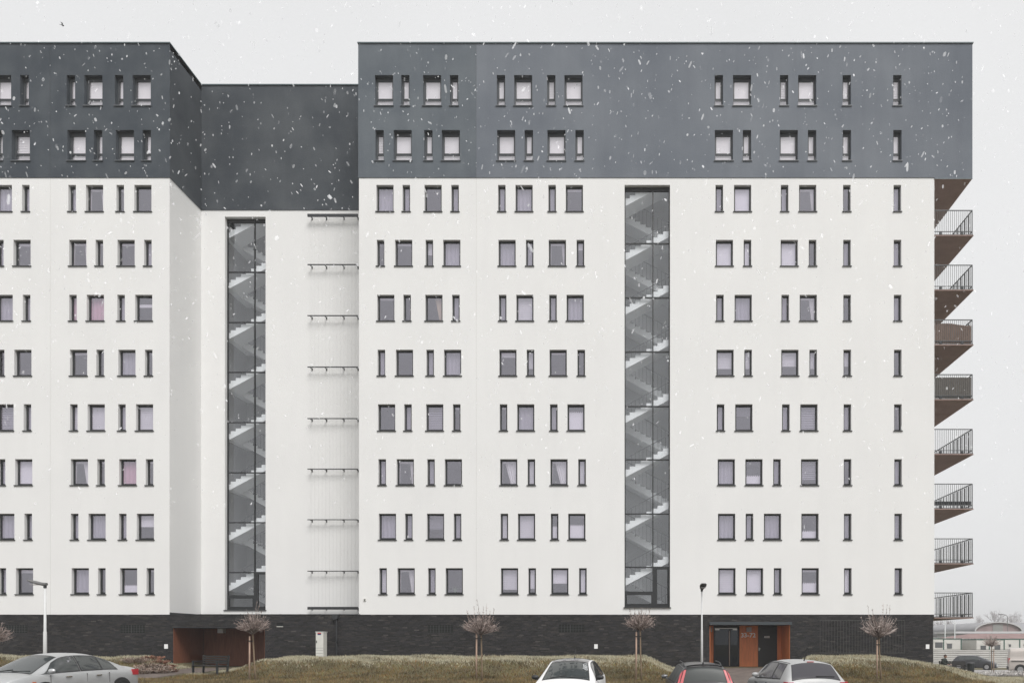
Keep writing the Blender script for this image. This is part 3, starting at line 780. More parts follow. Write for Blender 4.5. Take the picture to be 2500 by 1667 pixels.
# ---- right entrance: canopy, doors, wood panels, number
c0, c1 = X_(1732.5), X_(1931.5)
q = MB(); q.box(c0-.02, c1+.02, -.10, .012, Z_(1524.5), Z_(1517.4)); part(q, 'canopy', mat('canopy_grey', (.045, .055, .062), .5))
ED = DC+NDR; ez = zf0
def ex(px): return X_(1620+px/5.227, ED)
def ez_(py): return Z_(1380+py/5.227, ED)
yb = NDR
def panel(px0, px1, m, name='wood_panel'):
    q = MB(); q.box(ex(px0)+.003, ex(px1)-.003, yb-.03, yb, ez+.001, NRZ-.001); return part(q, name, m)
panel(560, 637, M['wood']); panel(967, 1205, M['wood']); panel(1448, 1512, M['wood'])
boards_x(NR1, .04, NDR-.04, ez+.001, NRZ-.001, 2, 'wood_panel', M['wood'], -.022)
boards_x(NR0, .04, NDR-.04, ez+.001, NRZ-.001, 2, 'wood_panel', M['wood'], .022)
# glazed entrance door
d0, d1, dz = ex(641), ex(963), ez_(792)
q = MB(); ring(q, d0, d1, ez+.001, NRZ-.002, yb-.06, yb-.001, .07, .07, .06, NRZ-dz+.05)
xm = ex(843); q.box(xm-.05, xm+.05, yb-.062, yb-.003, ez+.061, dz-.05)
dr = part(q, 'entrance_door', M['door_dark'])
ent_glass = glass_mat('entrance_glass', (.55, .58, .6), (.8, .84, .9), .05)
for a, b in ((d0+.07, xm-.05), (xm+.05, d1-.07)):
    q = MB(); q.quad((a, yb-.03, ez+.06), (b, yb-.03, ez+.06), (b, yb-.03, dz-.05), (a, yb-.03, dz-.05)); part(q, 'pane', ent_glass, dr)
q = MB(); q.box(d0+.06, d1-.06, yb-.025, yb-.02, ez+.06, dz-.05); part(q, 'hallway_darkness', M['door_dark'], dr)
q = MB(); q.tube([(xm-.03, yb-.13, ez_(1275)), (xm-.03, yb-.13, ez_(830))], .018, 8)
for zz in (ez_(1240), ez_(870)): q.tube([(xm-.03, yb-.13, zz), (xm-.03, yb-.06, zz)], .012, 6)
part(q, 'pull_handle', M['steel'], dr)
for a, b in ((655, 712), (880, 935)):
    q = MB(); q.box(ex(a), ex(b), yb-.10, yb-.063, ez_(822), ez_(808)); part(q, 'door_closer', M['steel'], dr)
q = MB(); q.box(ex(652), ex(935), yb-.075, yb-.063, ez_(803), ez_(796)); part(q, 'door_rail', M['steel'], dr)
q = MB(); q.box(ex(798), ex(825), yb-.14, yb-.063, ez_(765), ez_(758)); part(q, 'motion_sensor', M['metal'], dr)
# steel side door
q = MB(); q.box(ex(1209), ex(1445), yb-.05, yb-.001, ez+.001, NRZ-.002); sdr = part(q, 'steel_door', M['door_dark'])
q = MB(); q.box(ex(1283), ex(1350), yb-.056, yb-.051, ez_(921), ez_(897)); part(q, 'notice_plate', M['plate'], sdr)
q = MB(); q.box(ex(1292), ex(1340), yb-.060, yb-.057, ez_(913), ez_(906)); part(q, 'notice_print', M['line'], sdr)
q = MB(); q.tube([(ex(1216), yb-.05, ez_(1060)), (ex(1216), yb-.11, ez_(1060)), (ex(1235), yb-.11, ez_(1060))], .011, 6); q.box(ex(1213), ex(1220), yb-.058, yb-.051, ez_(1085), ez_(1045))
part(q, 'door_handle', M['steel'], sdr)
q = MB(); q.box(ex(1055), ex(1117), yb-.13, yb-.031, ez_(846), ez_(786)); part(q, 'wall_lamp', M['lampglass'])
q = MB(); q.box(ex(598), ex(616), yb-.09, yb-.031, ez_(845), ez_(787)); part(q, 'wall_lamp', M['lampglass'])
def text_mesh(body, m, width, height, name):
    cu = bpy.data.curves.new(name, 'FONT'); cu.body = body; cu.extrude = .004; cu.offset = .018; cu.resolution_u = 4
    o = bpy.data.objects.new(name, cu); col.objects.link(o); bpy.context.view_layer.update()
    dg = bpy.context.evaluated_depsgraph_get(); me = bpy.data.meshes.new_from_object(o.evaluated_get(dg))
    bpy.data.objects.remove(o); co = np.empty(len(me.vertices)*3); me.vertices.foreach_get('co', co); co = co.reshape(-1, 3)
    mn, mxx = co.min(0), co.max(0); co[:, 0] = (co[:, 0]-mn[0])/(mxx[0]-mn[0])*width; co[:, 1] = (co[:, 1]-mn[1])/(mxx[1]-mn[1])*height
    out = np.stack([co[:, 0], -co[:, 2]*1.5, co[:, 1]], 1); me.vertices.foreach_set('co', out.ravel()); me.materials.clear(); me.materials.append(m); me.update(); return me
tm = text_mesh('33-72', M['num'], ex(1172)-ex(988), ez_(858)-ez_(915), 'house_number')
link('house_number', tm, bld, (ex(988), yb-.042, ez_(915)), world_coords=True)

# ---- balconies on the end wall
zs0 = Z_(571.6)
bal_bar = MB(); bal_bar.box(-.008, .008, -.008, .008, -.04, 1.2); bar_me = bal_bar.mesh('baluster_mesh', M['galv'])
wide = MB(); wide.box(-.009, .009, -.045, .045, 0, 1.17); wide_me = wide.mesh('wide_baluster_mesh', M['galv'])
BLEN = 6.2
for k in range(8):
    z = zs0-k*2.804
    if k == 7: z += .03
    g = empty('balcony', (BX1+1, BLEN/2, z)); g.parent = bld; g.location = Vector((BX1+1, BLEN/2, z))-bld.location
    x1 = BX1+2.0
    q = MB(); q.box(BX1+.003, x1, .02, BLEN, z-.05, z); part(q, 'slab', M['slab_edge'], g)
    q = MB(); q.box(BX1+.004, x1+.02, -.0, BLEN+.01, z-.085, z-.052)
    for j in range(1, 5): q.box(BX1+.005, x1+.01, j*1.25, j*1.25+.012, z-.089, z-.0855)
    part(q, 'soffit', M['soffit'], g)
    q = MB(); xr = x1-.05
    q.box(BX1+.01, xr+.02, .005, .04, z+1.2, z+1.24); q.box(xr-.02, xr+.02, .041, BLEN-.05, z+1.2, z+1.24)
    q.box(BX1+.01, xr+.02, .005, .04, z+.12, z+.15); q.box(xr-.018, xr+.018, .041, BLEN-.05, z+.12, z+.15)
    q.box(xr-.02, xr+.02, .0, .042, z-.04, z+1.199)
    part(q, 'handrail', M['galv'], g)
    for i in range(19):
        link('baluster', bar_me, g, (BX1+.06+(xr-BX1-.08)*i/19, .022, z), world_coords=True)
    for i in range(28):
        y = .2+i*(BLEN-.4)/27
        link('baluster', wide_me if i % 2 else bar_me, g, (xr, y, z+.0), world_coords=True)
    for fx in (.17, .72):
        q = MB(); q.box(BX1+fx*2-.06, BX1+fx*2+.06, -.0, .10, z-.02, z+.10); part(q, 'bracket', M['metal'], g)
    if k in (2, 3):
        q = MB(); mm = M['bamboo'] if k == 2 else M['bamboo_grey']; P = []
        for i in range(121):
            s = i/120; x = BX1+.03+(xr-BX1-.06)*s; zz = z+(1.0+.06*math.sin(s*5) if k == 2 else 1.09)+.012*math.sin(i*7.1)
            P.append([(x, .055+.008*(i % 2), z+.02), (x, .055+.008*(i % 2), zz)])
        q.grid(P)
        P = []
        for i in range(161):
            y = .09+4.5*i/160; P.append([(xr-.04-.008*(i % 2), y, z+.02), (xr-.04-.008*(i % 2), y, z+1.0+.03*math.sin(i*.2))])
        q.grid(P); part(q, 'reed_screen', mm, g)
    if k == 5:
        for i in range(7):
            q = MB(); xx = BX1+.08+i*.27; q.box(xx, xx+.22, .06, .22, z+.18, z+.34); part(q, 'planter_box', M['metal'], g)

# ------------------------------------------------------------------ vegetation
def tubeseg(mb, pts, r, n=3): mb.tube(pts, r, n, cap=False)
def ball_tree(base_px, D, crown_px, r_px, shoots, stake_dx, seed, lab, stake_top=None, frost=.5, n_tw=170):
    rt = random.Random(seed); S = F/D
    b = at(base_px[0], base_px[1], D); b.z = gz(b.x, b.y)-.03
    c = at(crown_px[0], crown_px[1], D); rx, rzz = r_px[0]/S, r_px[1]/S
    t = empty('young_tree', b)
    fork = Vector((c.x, c.y, c.z-rzz*.95))
    mb = MB(); mid = b.lerp(fork, .5)+Vector((rt.uniform(-.02, .02), 0, 0))
    mb.tube([b, b.lerp(fork, .25)+Vector((rt.uniform(-.015, .015), 0, 0)), mid, fork, fork+Vector((0, 0, rzz*.35))], [.045, .036, .033, .033, .016], 7)
    part(mb, 'trunk', M['bark'], t, smooth=True)
    mb = MB()
    tips = 0
    def shade():
        k = rt.uniform(.5, 1.5); f = rt.random()*frost
        return tuple((a*(1-f)+bb*f)*k for a, bb in zip((.13, .088, .075), (.58, .51, .47)))
    for i in range(n_tw):
        th = rt.uniform(0, 2*math.pi); el = math.asin(min(1, rt.uniform(-.22, 1)))
        rad = rt.uniform(.55, 1.14)
        end = Vector((c.x+rx*rad*math.cos(el)*math.cos(th), c.y+rx*rad*math.cos(el)*math.sin(th), c.z-rzz*.25+rzz*1.25*rad*math.sin(el)))
        st = fork+Vector((rt.uniform(-.03, .03), rt.uniform(-.03, .03), rt.uniform(-.02, rzz*.3)))
        ctrl = st.lerp(end, .55)+Vector(((end.x-st.x)*.14, (end.y-st.y)*.14, -.10*rt.random()*rzz-.02))
        pts = []
        for k in range(6):
            s = k/5; p = st*(1-s)**2+ctrl*2*s*(1-s)+end*s*s
            p += Vector((rt.uniform(-1, 1), rt.uniform(-1, 1), rt.uniform(-1, 1)))*.022; pts.append(p)
        mb.cur = shade(); tubeseg(mb, pts, [.014, .012, .011, .0095, .008, .004])
        for j in range(3):
            s = rt.uniform(.35, .95); k = int(s*5); p = pts[k].lerp(pts[min(5, k+1)], s*5-k)
            d = (p-c).normalized()*.6+Vector((rt.uniform(-1, 1), rt.uniform(-1, 1), rt.uniform(-.3, 1)))
            L = rt.uniform(.07, .2); q = p+d.normalized()*L
            mb.cur = shade(); tubeseg(mb, [p, p.lerp(q, .5)+Vector((0, 0, .012)), q], [.0075, .0065, .003])
    for (dx, top, lean) in shoots:
        e = at(crown_px[0]+dx+lean, top, D); s0 = at(crown_px[0]+dx, crown_px[1], D); pts = [s0.lerp(e, k/6)+Vector((rt.uniform(-.015, .015), rt.uniform(-.02, .02), 0)) for k in range(7)]
        mb.cur = shade(); tubeseg(mb, pts, [.011, .010, .009, .008, .007, .006, .003])
        for k in range(9):
            p = pts[0].lerp(pts[-1], rt.uniform(.3, 1)); mb.cur = shade()
            tubeseg(mb, [p, p+Vector((rt.uniform(-.06, .06), rt.uniform(-.05, .05), rt.uniform(.02, .07)))], [.008, .005])
    part(mb, 'crown', M['twig'], t)
    if stake_top:
        s = at(base_px[0]+stake_dx, base_px[1], D-.05); zt = Z_(stake_top, D-.05)
        q = MB(); q.tube([(s.x, s.y, gz(s.x, s.y)-.05), (s.x+.01, s.y, zt)], .034, 8); part(q, 'stake', M['stake'], t, smooth=True)
        q = MB(); zz = zt-.22; q.box(min(s.x, c.x)-.03, max(s.x, c.x)+.03, s.y-.05, s.y+.055, zz, zz+.035); part(q, 'tie', M['rubber'], t)
    tag(t, lab, 'tree', 'young round trees along the lawn'); return t
ball_tree((624, 1660), 31.3, (617, 1522), (41, 25), [(6,1465,4),(10,1470,6),(-5,1490,-8),(14,1490,8)], -15, 11, 'small round bare tree with one stake beside the bench', 1552)
ball_tree((1177, 1661), 31.2, (1175, 1523), (44, 27), [(-3,1462,-7),(10,1471,4),(-14,1478,-5),(18,1492,4),(26,1484,6),(-30,1490,-4),(3,1480,2)], -14, 12, 'bare round tree with the longest upright shoots, left of the white car', 1546)
ball_tree((1566, 1661), 31.2, (1563, 1514), (38, 26), [(-22,1480,-5),(2,1482,0),(10,1483,6),(-12,1484,-2),(20,1484,4)], -13, 13, 'bare round tree below the tall stair window beside the white car', 1541)
ball_tree((2151, 1664), 31.5, (2146, 1527), (43, 31), [(-22,1478,-5),(-13,1484,-3),(8,1470,3),(14,1478,6),(24,1476,2),(30,1510,14),(-36,1506,-8)], -10, 14, 'frosted bare round tree nearest the right end of the building', 1561, frost=.8)
ball_tree((-26, 1661), 31.3, (-16, 1546), (44, 26), [], -14, 15, 'bare tree cut off by the left edge of the picture', None)
ball_tree((2421, 1641), 58, (2421, 1564), (21, 15), [(0,1545,0)], 5, 16, 'small frosted tree in front of the dark grey car and metal fence', 1583, frost=.9, n_tw=150)

# grass
gb = MB(); rg = random.Random(5)
GV = []; GF = []; GC = []
def blade(x, y, z, L, w, c):
    a = rg.uniform(0, 2*math.pi); lx, ly = rg.gauss(0, .45)*L, rg.gauss(0, .45)*L
    dx, dy = math.cos(a)*w, math.sin(a)*w*.5; b = len(GV)
    GV.extend(((x-dx, y-dy, z-.015), (x+dx, y+dy, z-.015), (x+lx, y+ly, z+L))); GF.append((b, b+1, b+2))
    GC.extend((c, c, tuple(min(1, k*1.15) for k in c)))
def clump(x, y): return .5+.5*math.sin(x*2.1+1.7*math.sin(y*1.9))*math.sin(y*2.6+1.3*math.sin(x*1.4+2))
def lawn(n, x0, x1, y0, y1):
    k = 0
    while k < n:
        x = rg.uniform(x0, x1); y = rg.uniform(y0, y1); k += 1
        if 3.2 < x < 8.3 and y < .3: continue
        if -5.6 < y < -3.3 and x < -20.1: continue
        if -22.1 < x < -19.5 and -3.4 < y: continue
        if y > -.02 and x < BX1+.1: continue
        z = gz(x, y); s = abs(gz(x, y-.25)-gz(x, y+.25))/.5
        top = max(0, 1-s*2.6) if y > -4 else 0
        if x > 15: top = max(top, .7)
        u = rg.random(); cl = clump(x, y)
        if u < .40: c = (.20, .112, .040)
        elif u < .70: c = (.145, .125, .034)
        elif u < .9: c = (.085, .05, .022)
        else: c = (.22, .19, .11)
        m = .32+.85*cl*rg.uniform(.6, 1.3)
        c = tuple(a*m for a in c)
        fr = (.16 if y < -6.2 else .06)*rg.random()
        if rg.random() < top*1.15: fr = rg.uniform(.4, .75)
        c = tuple(a*(1-fr)+f*fr for a, f in zip(c, (.57, .55, .42)))
        blade(x, y, z, rg.uniform(.05, .13), rg.uniform(.007, .020), c)
lawn(125000, -33, 2.9, -8.8, -.02); lawn(52000, 8.1, 20, -8.8, -.02); lawn(9000, 16.1, 24, 0, 12)
me = bpy.data.meshes.new('grass'); me.from_pydata(GV, [], GF)
ca = me.color_attributes.new('Col', 'FLOAT_COLOR', 'POINT'); arr = np.ones((len(GV), 4), dtype=np.float32); arr[:, :3] = np.array(GC, dtype=np.float32); ca.data.foreach_set('color', arr.ravel())
me.materials.append(M['grass']); go = link('grass', me)
tag(go, 'brown-green winter grass with frosted tips on the lawn banks', 'grass', kind='stuff')

def shrub(x, y, r, h, n, cols, seed, lab, group, name='shrub'):
    rs = random.Random(seed); z = gz(x, y); t = empty(name, (x, y, z)); mb = MB()
    for i in range(n):
        th = rs.uniform(0, 6.283); rr = r*math.sqrt(rs.random())
        b0 = Vector((x+rr*.5*math.cos(th), y+rr*.5*math.sin(th), z-.03)); e = Vector((x+rr*math.cos(th), y+rr*math.sin(th), z+h*rs.uniform(.5, 1)*(1-.4*(rr/r)**2)))
        k = rs.uniform(.6, 1.35); c = rs.choice(cols); mb.cur = tuple(a*k for a in c); m_ = b0.lerp(e, .5)+Vector((rs.uniform(-.04, .04), 0, .03))
        tubeseg(mb, [b0, m_, e], [.009, .008, .004])
        for j in range(4):
            p = m_.lerp(e, rs.random()); mb.cur = tuple(a*k for a in rs.choice(cols)); d = Vector((rs.uniform(-1, 1), rs.uniform(-1, 1), rs.uniform(-.2, 1)))*.05
            w = Vector((d.y, -d.x, d.z*.3))*.5; mb.add([tuple(p), tuple(p+d*.5+w), tuple(p+d), tuple(p+d*.5-w)], [(0, 1, 2, 3)])
    part(mb, 'foliage', M['shrub'], t); tag(t, lab, 'shrub', group)
hc = [(.26, .17, .14), (.30, .24, .20), (.18, .13, .09), (.34, .29, .25)]
red = [(.24, .09, .05), (.20, .10, .07), (.28, .15, .10)]
for i, (px, D, r, h) in enumerate([(330,36.2,.7,.30),(345,35.2,.6,.32),(362,35.8,.6,.34),(352,34.6,.55,.3),(378,35.0,.55,.33),(388,35.9,.6,.28),(398,34.9,.45,.28)]):
    shrub(X_(px, D), D-DC, r, h, 150, hc, 50+i, 'frosted brown heather-like shrubs on the bank behind the silver saloon', 'frosted shrubs on the left bank')
for i, (px, D, r, h) in enumerate([(372,37.2,.6,.22),(392,37.0,.6,.2),(408,36.6,.5,.18)]):
    shrub(X_(px, D), D-DC, r, h, 130, red, 70+i, 'low red-brown ground cover on the bank beside the wooden niche', 'red-brown ground cover')
shrub(X_(425, 35.3), 35.3-DC, .22, .26, 90, red+hc, 80, 'single small brown shrub in front of the wooden niche', None)
fw_ = [(.60, .58, .57), (.50, .47, .45), (.66, .65, .64)]
i = 0
for D in (39.0, 41.5, 44.5):
    for px in np.arange(2376+(D-39)*3, 2512, 11):
        jx = rg.uniform(-3, 3); shrub(X_(px+jx, D), D-DC+rg.uniform(-.4, .4), .27, .38 if D > 40 else .3, 55, fw_, 100+i, 'small frosted white plant in the rows at the lower right', 'frosted plants at lower right', 'frosted_plant'); i += 1

# ------------------------------------------------------------------ street furniture
def bench(loc, rz, L, lab, back=True):
    t = empty('park_bench', loc, rz)
    def p(mb, name, m, par=t): return mb.build(name, m, par, world_coords=False)
    for sx in (-L/2+.06, L/2-.06):
        q = MB(); q.box(sx-.035, sx+.035, -.28, -.20, 0, .46); p(q, 'leg', M['bench'])
        q = MB(); q.prism([(.18, 0), (.26, 0), (.34, .92), (.27, .92)], 'x', sx-.035, sx+.035); p(q, 'leg', M['bench'])
        q = MB(); q.box(sx-.03, sx+.03, -.30, .25, .38, .43); p(q, 'seat_bearer', M['bench'])
        q = MB(); q.box(sx-.034, sx+.034, -.30, .29, .62, .66); q.box(sx-.03, sx+.03, -.28, -.22, .461, .619); p(q, 'armrest', M['bench'])
    for i in range(5):
        q = MB(); y = -.29+i*.108; q.box(-L/2, L/2, y, y+.085, .432, .465); p(q, 'slat', M['slat'])
    if back:
        for i in range(4):
            z = .53+i*.10; y = .232+(z-.46)*.085; q = MB(); q.box(-L/2, L/2, y-.03, y-.002, z, z+.075); p(q, 'slat', M['slat'])
    tag(t, lab, 'bench'); return t
bx, by = X_(513, 34.2), 34.2-DC
bench((bx, by, gz(bx, by)-.02), R(-30), 2.0, 'dark slatted metal bench on the path before the wooden niche')
bx, by = X_(2330, 50), 50-DC
bench((bx, by, gz(bx, by)), R(6), 1.9, 'dark bench beyond the right bank with a person sitting on it')

def lamp_post(px, D, top_py, head_dir, lab, low_r, kink):
    p = at(px, top_py, D); z0 = gz(p.x, p.y); t = empty('street_lamp', (p.x, p.y, z0)); h = p.z-z0
    q = MB(); q.tube([(0, 0, -.1), (0, 0, h*kink), (0, 0, h*kink+.03), (0, 0, h-.06)], [low_r, low_r*.80, low_r*.62, low_r*.52], 14); q.build('pole', M['pole'], t, smooth=True, world_coords=False)
    q = MB(); q.tube([(0, 0, h-.10), (0, 0, h+.02)], [.052, .052], 10); q.build('collar', M['metal'], t, world_coords=False)
    q = MB(); P = []
    prof = [(-.06, .06, .0, .09), (.05, .085, -.02, .10), (.18, .11, .01, .115), (.35, .14, .06, .16), (.52, .13, .125, .195), (.60, .09, .155, .20), (.62, .03, .17, .195)]
    c, s = math.cos(head_dir), math.sin(head_dir)
    for (u, w, zl, zh) in prof:
        row = []
        for (a, b) in ((-1, .25), (-.75, 0), (.75, 0), (1, .25), (1, .6), (.7, 1), (-.7, 1), (-1, .6), (-1, .25)):
            v = a*w; row.append((c*u-s*v, s*u+c*v, h+zl+(zh-zl)*b))
        P.append(row)
    q.grid(P); n = len(P[0])-1
    q.add([tuple(v) for v in P[0][:-1]], [tuple(range(n))]); q.add([tuple(v) for v in P[-1][:-1]], [tuple(range(n-1, -1, -1))])
    q.build('lamp_head', mat('lamp_head_grey', (.13, .13, .13), .5) if 'lamp_head_grey' not in bpy.data.materials else bpy.data.materials['lamp_head_grey'], t, world_coords=False)
    q = MB(); q.prism([(c*.2-s*-.09, s*.2+c*-.09), (c*.5-s*-.1, s*.5+c*-.1), (c*.5-s*.1, s*.5+c*.1), (c*.2-s*.09, s*.2+c*.09)], 'z', h+.012, h+.03); q.build('lamp_lens', M['lampglass'], t, world_coords=False)
    tag(t, lab, 'street lamp', 'street lamps of the car park'); return t
lamp_post(110, 27.2, 1428, R(180), 'white street lamp with its flat head turned left, behind the silver saloon', .072, .55)
lamp_post(1713.5, 31.2, 1437, R(-88), 'white street lamp with its head towards the viewer, by the numbered entrance', .055, .55)

# utility cabinet on the bank by the wall
p0 = at(771, 1603, 37.2); p1 = at(789.5, 1541, 37.2); t = empty('utility_cabinet', (p0.x, p0.y, gz(p0.x, p0.y)-.03)); zc = gz(p0.x, p0.y)-.05
q = MB(); q.box(p0.x, p1.x, p0.y, p0.y+.45, zc, p1.z-.03); part(q, 'cabinet_body', M['cabinet'], t)
q = MB(); q.box(p0.x-.015, p1.x+.015, p0.y-.02, p0.y+.47, p1.z-.029, p1.z); part(q, 'lid', M['white_paint'], t)
hh = p1.z-zc
for f in (.40, .32, .20, .11):
    q = MB(); q.box(p0.x+.005, p1.x-.005, p0.y-.003, p0.y-.0005, zc+hh*f, zc+hh*f+.012); part(q, 'seam', M['line'], t)
q = MB(); q.box(p0.x+.09, p0.x+.26, p0.y-.004, p0.y-.001, p1.z-.10, p1.z-.055); part(q, 'sticker', M['red'], t)
q = MB(); q.box(p0.x+.09, p0.x+.26, p0.y-.004, p0.y-.001, p1.z-.165, p1.z-.101); part(q, 'sticker', M['blue'], t)
q = MB(); q.box(p0.x+.03, p0.x+.06, p0.y-.03, p0.y-.001, p1.z-.56, p1.z-.44); part(q, 'lock', M['metal'], t)
tag(t, 'narrow pale grey electric cabinet with a small sticker against the brick', 'cabinet')

# ------------------------------------------------------------------ cars
def catmull(C, per):
    C = np.array(C, float); out = []
    for i in range(len(C)-1):
        p0, p1, p2, p3 = C[max(i-1, 0)], C[i], C[i+1], C[min(i+2, len(C)-1)]
        for k in range(per):
            t = k/per; m1 = (p2-p0)*.38; m2 = (p3-p1)*.38
            h00 = 2*t**3-3*t**2+1; h10 = t**3-2*t**2+t; h01 = -2*t**3+3*t**2; h11 = t**3-t**2
            out.append(h00*p1+h10*m1+h01*p2+h11*m2)
    out.append(C[-1]); return np.array(out)
def paint(name, c, metal=.0, rough=.35):
    m = mat(name, c, rough, metal=metal, coat=.15, var=.04, scale=2); return m
car_glass = mat('car_glass', (.035, .041, .041), .06, spec=1.0)
car_glass_tint = mat('car_glass_tinted', (.05, .048, .055), .10, spec=.55)
chrome = mat('chrome', (.7, .7, .7), .15, metal=1)
black_pl = mat('black_plastic', (.02, .02, .021), .55)
tail_red = mat('tail_lamp_red', (.42, .02, .03), .4)
tail_pink = mat('tail_lamp_clear', (.50, .10, .11), .4)
head_clear = mat('head_lamp_clear', (.6, .62, .64), .1, coat=1.0)
alloy = mat('alloy_rim', (.45, .45, .46), .35, metal=.8)
def make_car(name, S, paintm, loc, heading, lab, glass=None, ws=None, rs=None, side=None, roofm=None, rail=False, antenna=None, wheels=(.62, 3.35), wr=.31,
             tails=None, mirror_m=None, nose_lamps=True, rear_wiper=False, sunroof=False, plates=True, scale=(1, 1, 1)):
    """S: control sections from tail to nose (x, top z, top half width, belt z, belt half width); ws/rs/side: index ranges of the glass"""
    per = 6; D_ = catmull(S, per); t = empty(name, loc, heading); t.scale = scale
    def p(mb, nm, m, par=t, smooth=False): return mb.build(nm, m, par, smooth=smooth, world_coords=False)
    def sec(d):
        x, zt, wt, zb, wb_ = d; zb = min(zb, zt-.03)
        pts = [(wb_*.80, .20), (wb_*.965, .23), (wb_*1.0, .38), (wb_*1.01, .56), (wb_*.99, zb-.10), (wb_*.965, zb-.03), (wb_*.94, zb)]
        pts = [(a, min(b, zt-.04)) for a, b in pts]
        ze = zt-.07 if zt-.07 > zb else zb+.004
        wx = min(wt, wb_*.94)
        for s in (.33, .66, 1.0):
            pts.append((wb_*.94+(wx-wb_*.94)*s+.018*math.sin(math.pi*s), zb+(ze-zb)*s))
        for s in (.93, .8, .55, .28, 0):
            pts.append((wx*s, ze+(zt-ze)*(1-s**2.6)))
        return [(x, a, b) for a, b in pts]
    H = [sec(d) for d in D_]
    P = [[(x, -y, z) for (x, y, z) in h]+[(x, y, z) for (x, y, z) in h[-2::-1]] for h in H]
    q = MB(); q.grid(P); n = len(P[0]); q.f = [f[::-1] for f in q.f]
    q.add(P[0], [tuple(range(n))]); q.add(P[-1], [tuple(range(n-1, -1, -1))])
    p(q, 'body', paintm, smooth=True)
    def at_u(u):
        i = min(len(D_)-2, int(u*per)); f = u*per-i; return D_[i]*(1-f)+D_[i+1]*f
    def side_pt(u, s, sg, off=.007):
        x, zt, wt, zb, wb_ = at_u(u); zb = min(zb, zt-.03); ze = zt-.07 if zt-.07 > zb else zb+.004; wx = min(wt, wb_*.94)
        return (x, sg*(wb_*.94+(wx-wb_*.94)*s+.018*math.sin(math.pi*s)+off), zb+(ze-zb)*s+.001)
    def top_pt(u, s, lift=.006):
        x, zt, wt, zb, wb_ = at_u(u); ze = zt-.07 if zt-.07 > zb else zb+.004; wx = min(wt, wb_*.94)
        a = at_u(max(0, u-.05)); b = at_u(u+.05); dx, dz = b[0]-a[0], b[1]-a[1]; L = math.hypot(dx, dz) or 1
        return (x-dz/L*lift, s*wx, ze+(zt-ze)*(1-abs(s)**2.6)+dx/L*lift)
    gm = glass or car_glass
    trim_n = [0]
    def topglass(u0, u1, w0, w1, nm, m):
        if nm != 'roof_panel':
            e = .10 if u1 > u0 else -.10
            q = MB(); q.grid([[top_pt(u0-e+(u1-u0+2*e)*i/8, (w0+.035+(w1-w0)*i/8)*(-1+2*j/10), .003) for j in range(11)] for i in range(9)]); q.f = [f[::-1] for f in q.f]; p(q, 'window_seal', black_pl, smooth=True)
        q = MB(); q.grid([[top_pt(u0+(u1-u0)*i/8, (w0+(w1-w0)*i/8)*(-1+2*j/10)) for j in range(11)] for i in range(9)]); q.f = [f[::-1] for f in q.f]; return p(q, nm, m, smooth=True)
    if ws: topglass(ws[0], ws[1], ws[2], ws[3], 'windscreen', car_glass)
    if rs: topglass(rs[0], rs[1], rs[2], rs[3], 'rear_window', gm)
    if roofm: topglass(roofm[0], roofm[1], roofm[2], roofm[3], 'roof_panel', roofm[4])
    for (u0, u1, s0, s1, sl0, sl1) in side or []:
        for sg in (-1, 1):
            q = MB(); q.grid([[side_pt((u0-.06+sl0*j/4)*(1-i/8)+(u1+.06+sl1*j/4)*i/8, (s0-.07)+(s1+.05-s0+.07)*j/4, sg, .004) for j in range(5)] for i in range(9)]); p(q, 'window_seal', black_pl, smooth=True)
            q = MB(); q.grid([[side_pt((u0+sl0*j/4)*(1-i/8)+(u1+sl1*j/4)*i/8, s0+(s1-s0)*j/4, sg) for j in range(5)] for i in range(9)])
            p(q, 'side_window', gm, smooth=True)
    L = S[-1][0]-S[0][0]; w = max(s[4] for s in S)
    for wx in wheels:
        for sg in (-1, 1):
            cx = S[0][0]+wx; y = sg*w
            q = MB(); q.tube([(cx, y*.80, wr), (cx, y*1.022, wr)], wr+.07, 22); p(q, 'wheel_arch', black_pl)
            q = MB(); q.tube([(cx, y*.82, wr), (cx, y*1.03, wr), (cx, y*1.04, wr)], [wr, wr, wr*.9], 22); wl = p(q, 'wheel', M['rubber'], smooth=False)
            q = MB(); q.tube([(cx, y*1.041, wr), (cx, y*1.046, wr)], wr*.64, 16)
            for k in range(5):
                a = k*2*math.pi/5; q.box(cx-.02, cx+.02, min(y*1.046, y*1.06), max(y*1.046, y*1.06), wr-.03, wr+.03)
            q.build('rim', alloy, wl, world_coords=False)
    # mirrors
    if ws:
        um = ws[1]-.30 if ws[0] > ws[1] else ws[0]+.6
        for sg in (-1, 1):
            b = side_pt(ws[0]-.85 if ws[0] > ws[1] else um, .12, sg, .0)
            q = MB(); cx, cy, cz = b[0], b[1]+sg*.10, b[2]+.06
            P2 = []
            for i in range(7):
                a = -math.pi/2+math.pi*i/6; rr = max(.02, math.cos(a))
                P2.append([(cx+.05*rr*math.cos(th)+.0, cy+.10*math.sin(a), cz+.065*rr**.6*math.sin(th)) for th in np.linspace(0, 2*math.pi, 11)])
            q.grid(P2); q.box(cx-.02, cx+.02, min(b[1]-sg*.02, cy), max(b[1]-sg*.02, cy), cz-.07, cz-.04)
            p(q, 'mirror', mirror_m or paintm, smooth=True)
    if antenna:
        x, y, z, dx, dz, r_ = antenna; q = MB(); q.tube([(x, y, z), (x+dx, y, z+dz)], [r_, r_*.5], 6); q.tube([(x, y, z-.03), (x, y, z+.025)], [.03, .02], 8); p(q, 'antenna', black_pl)
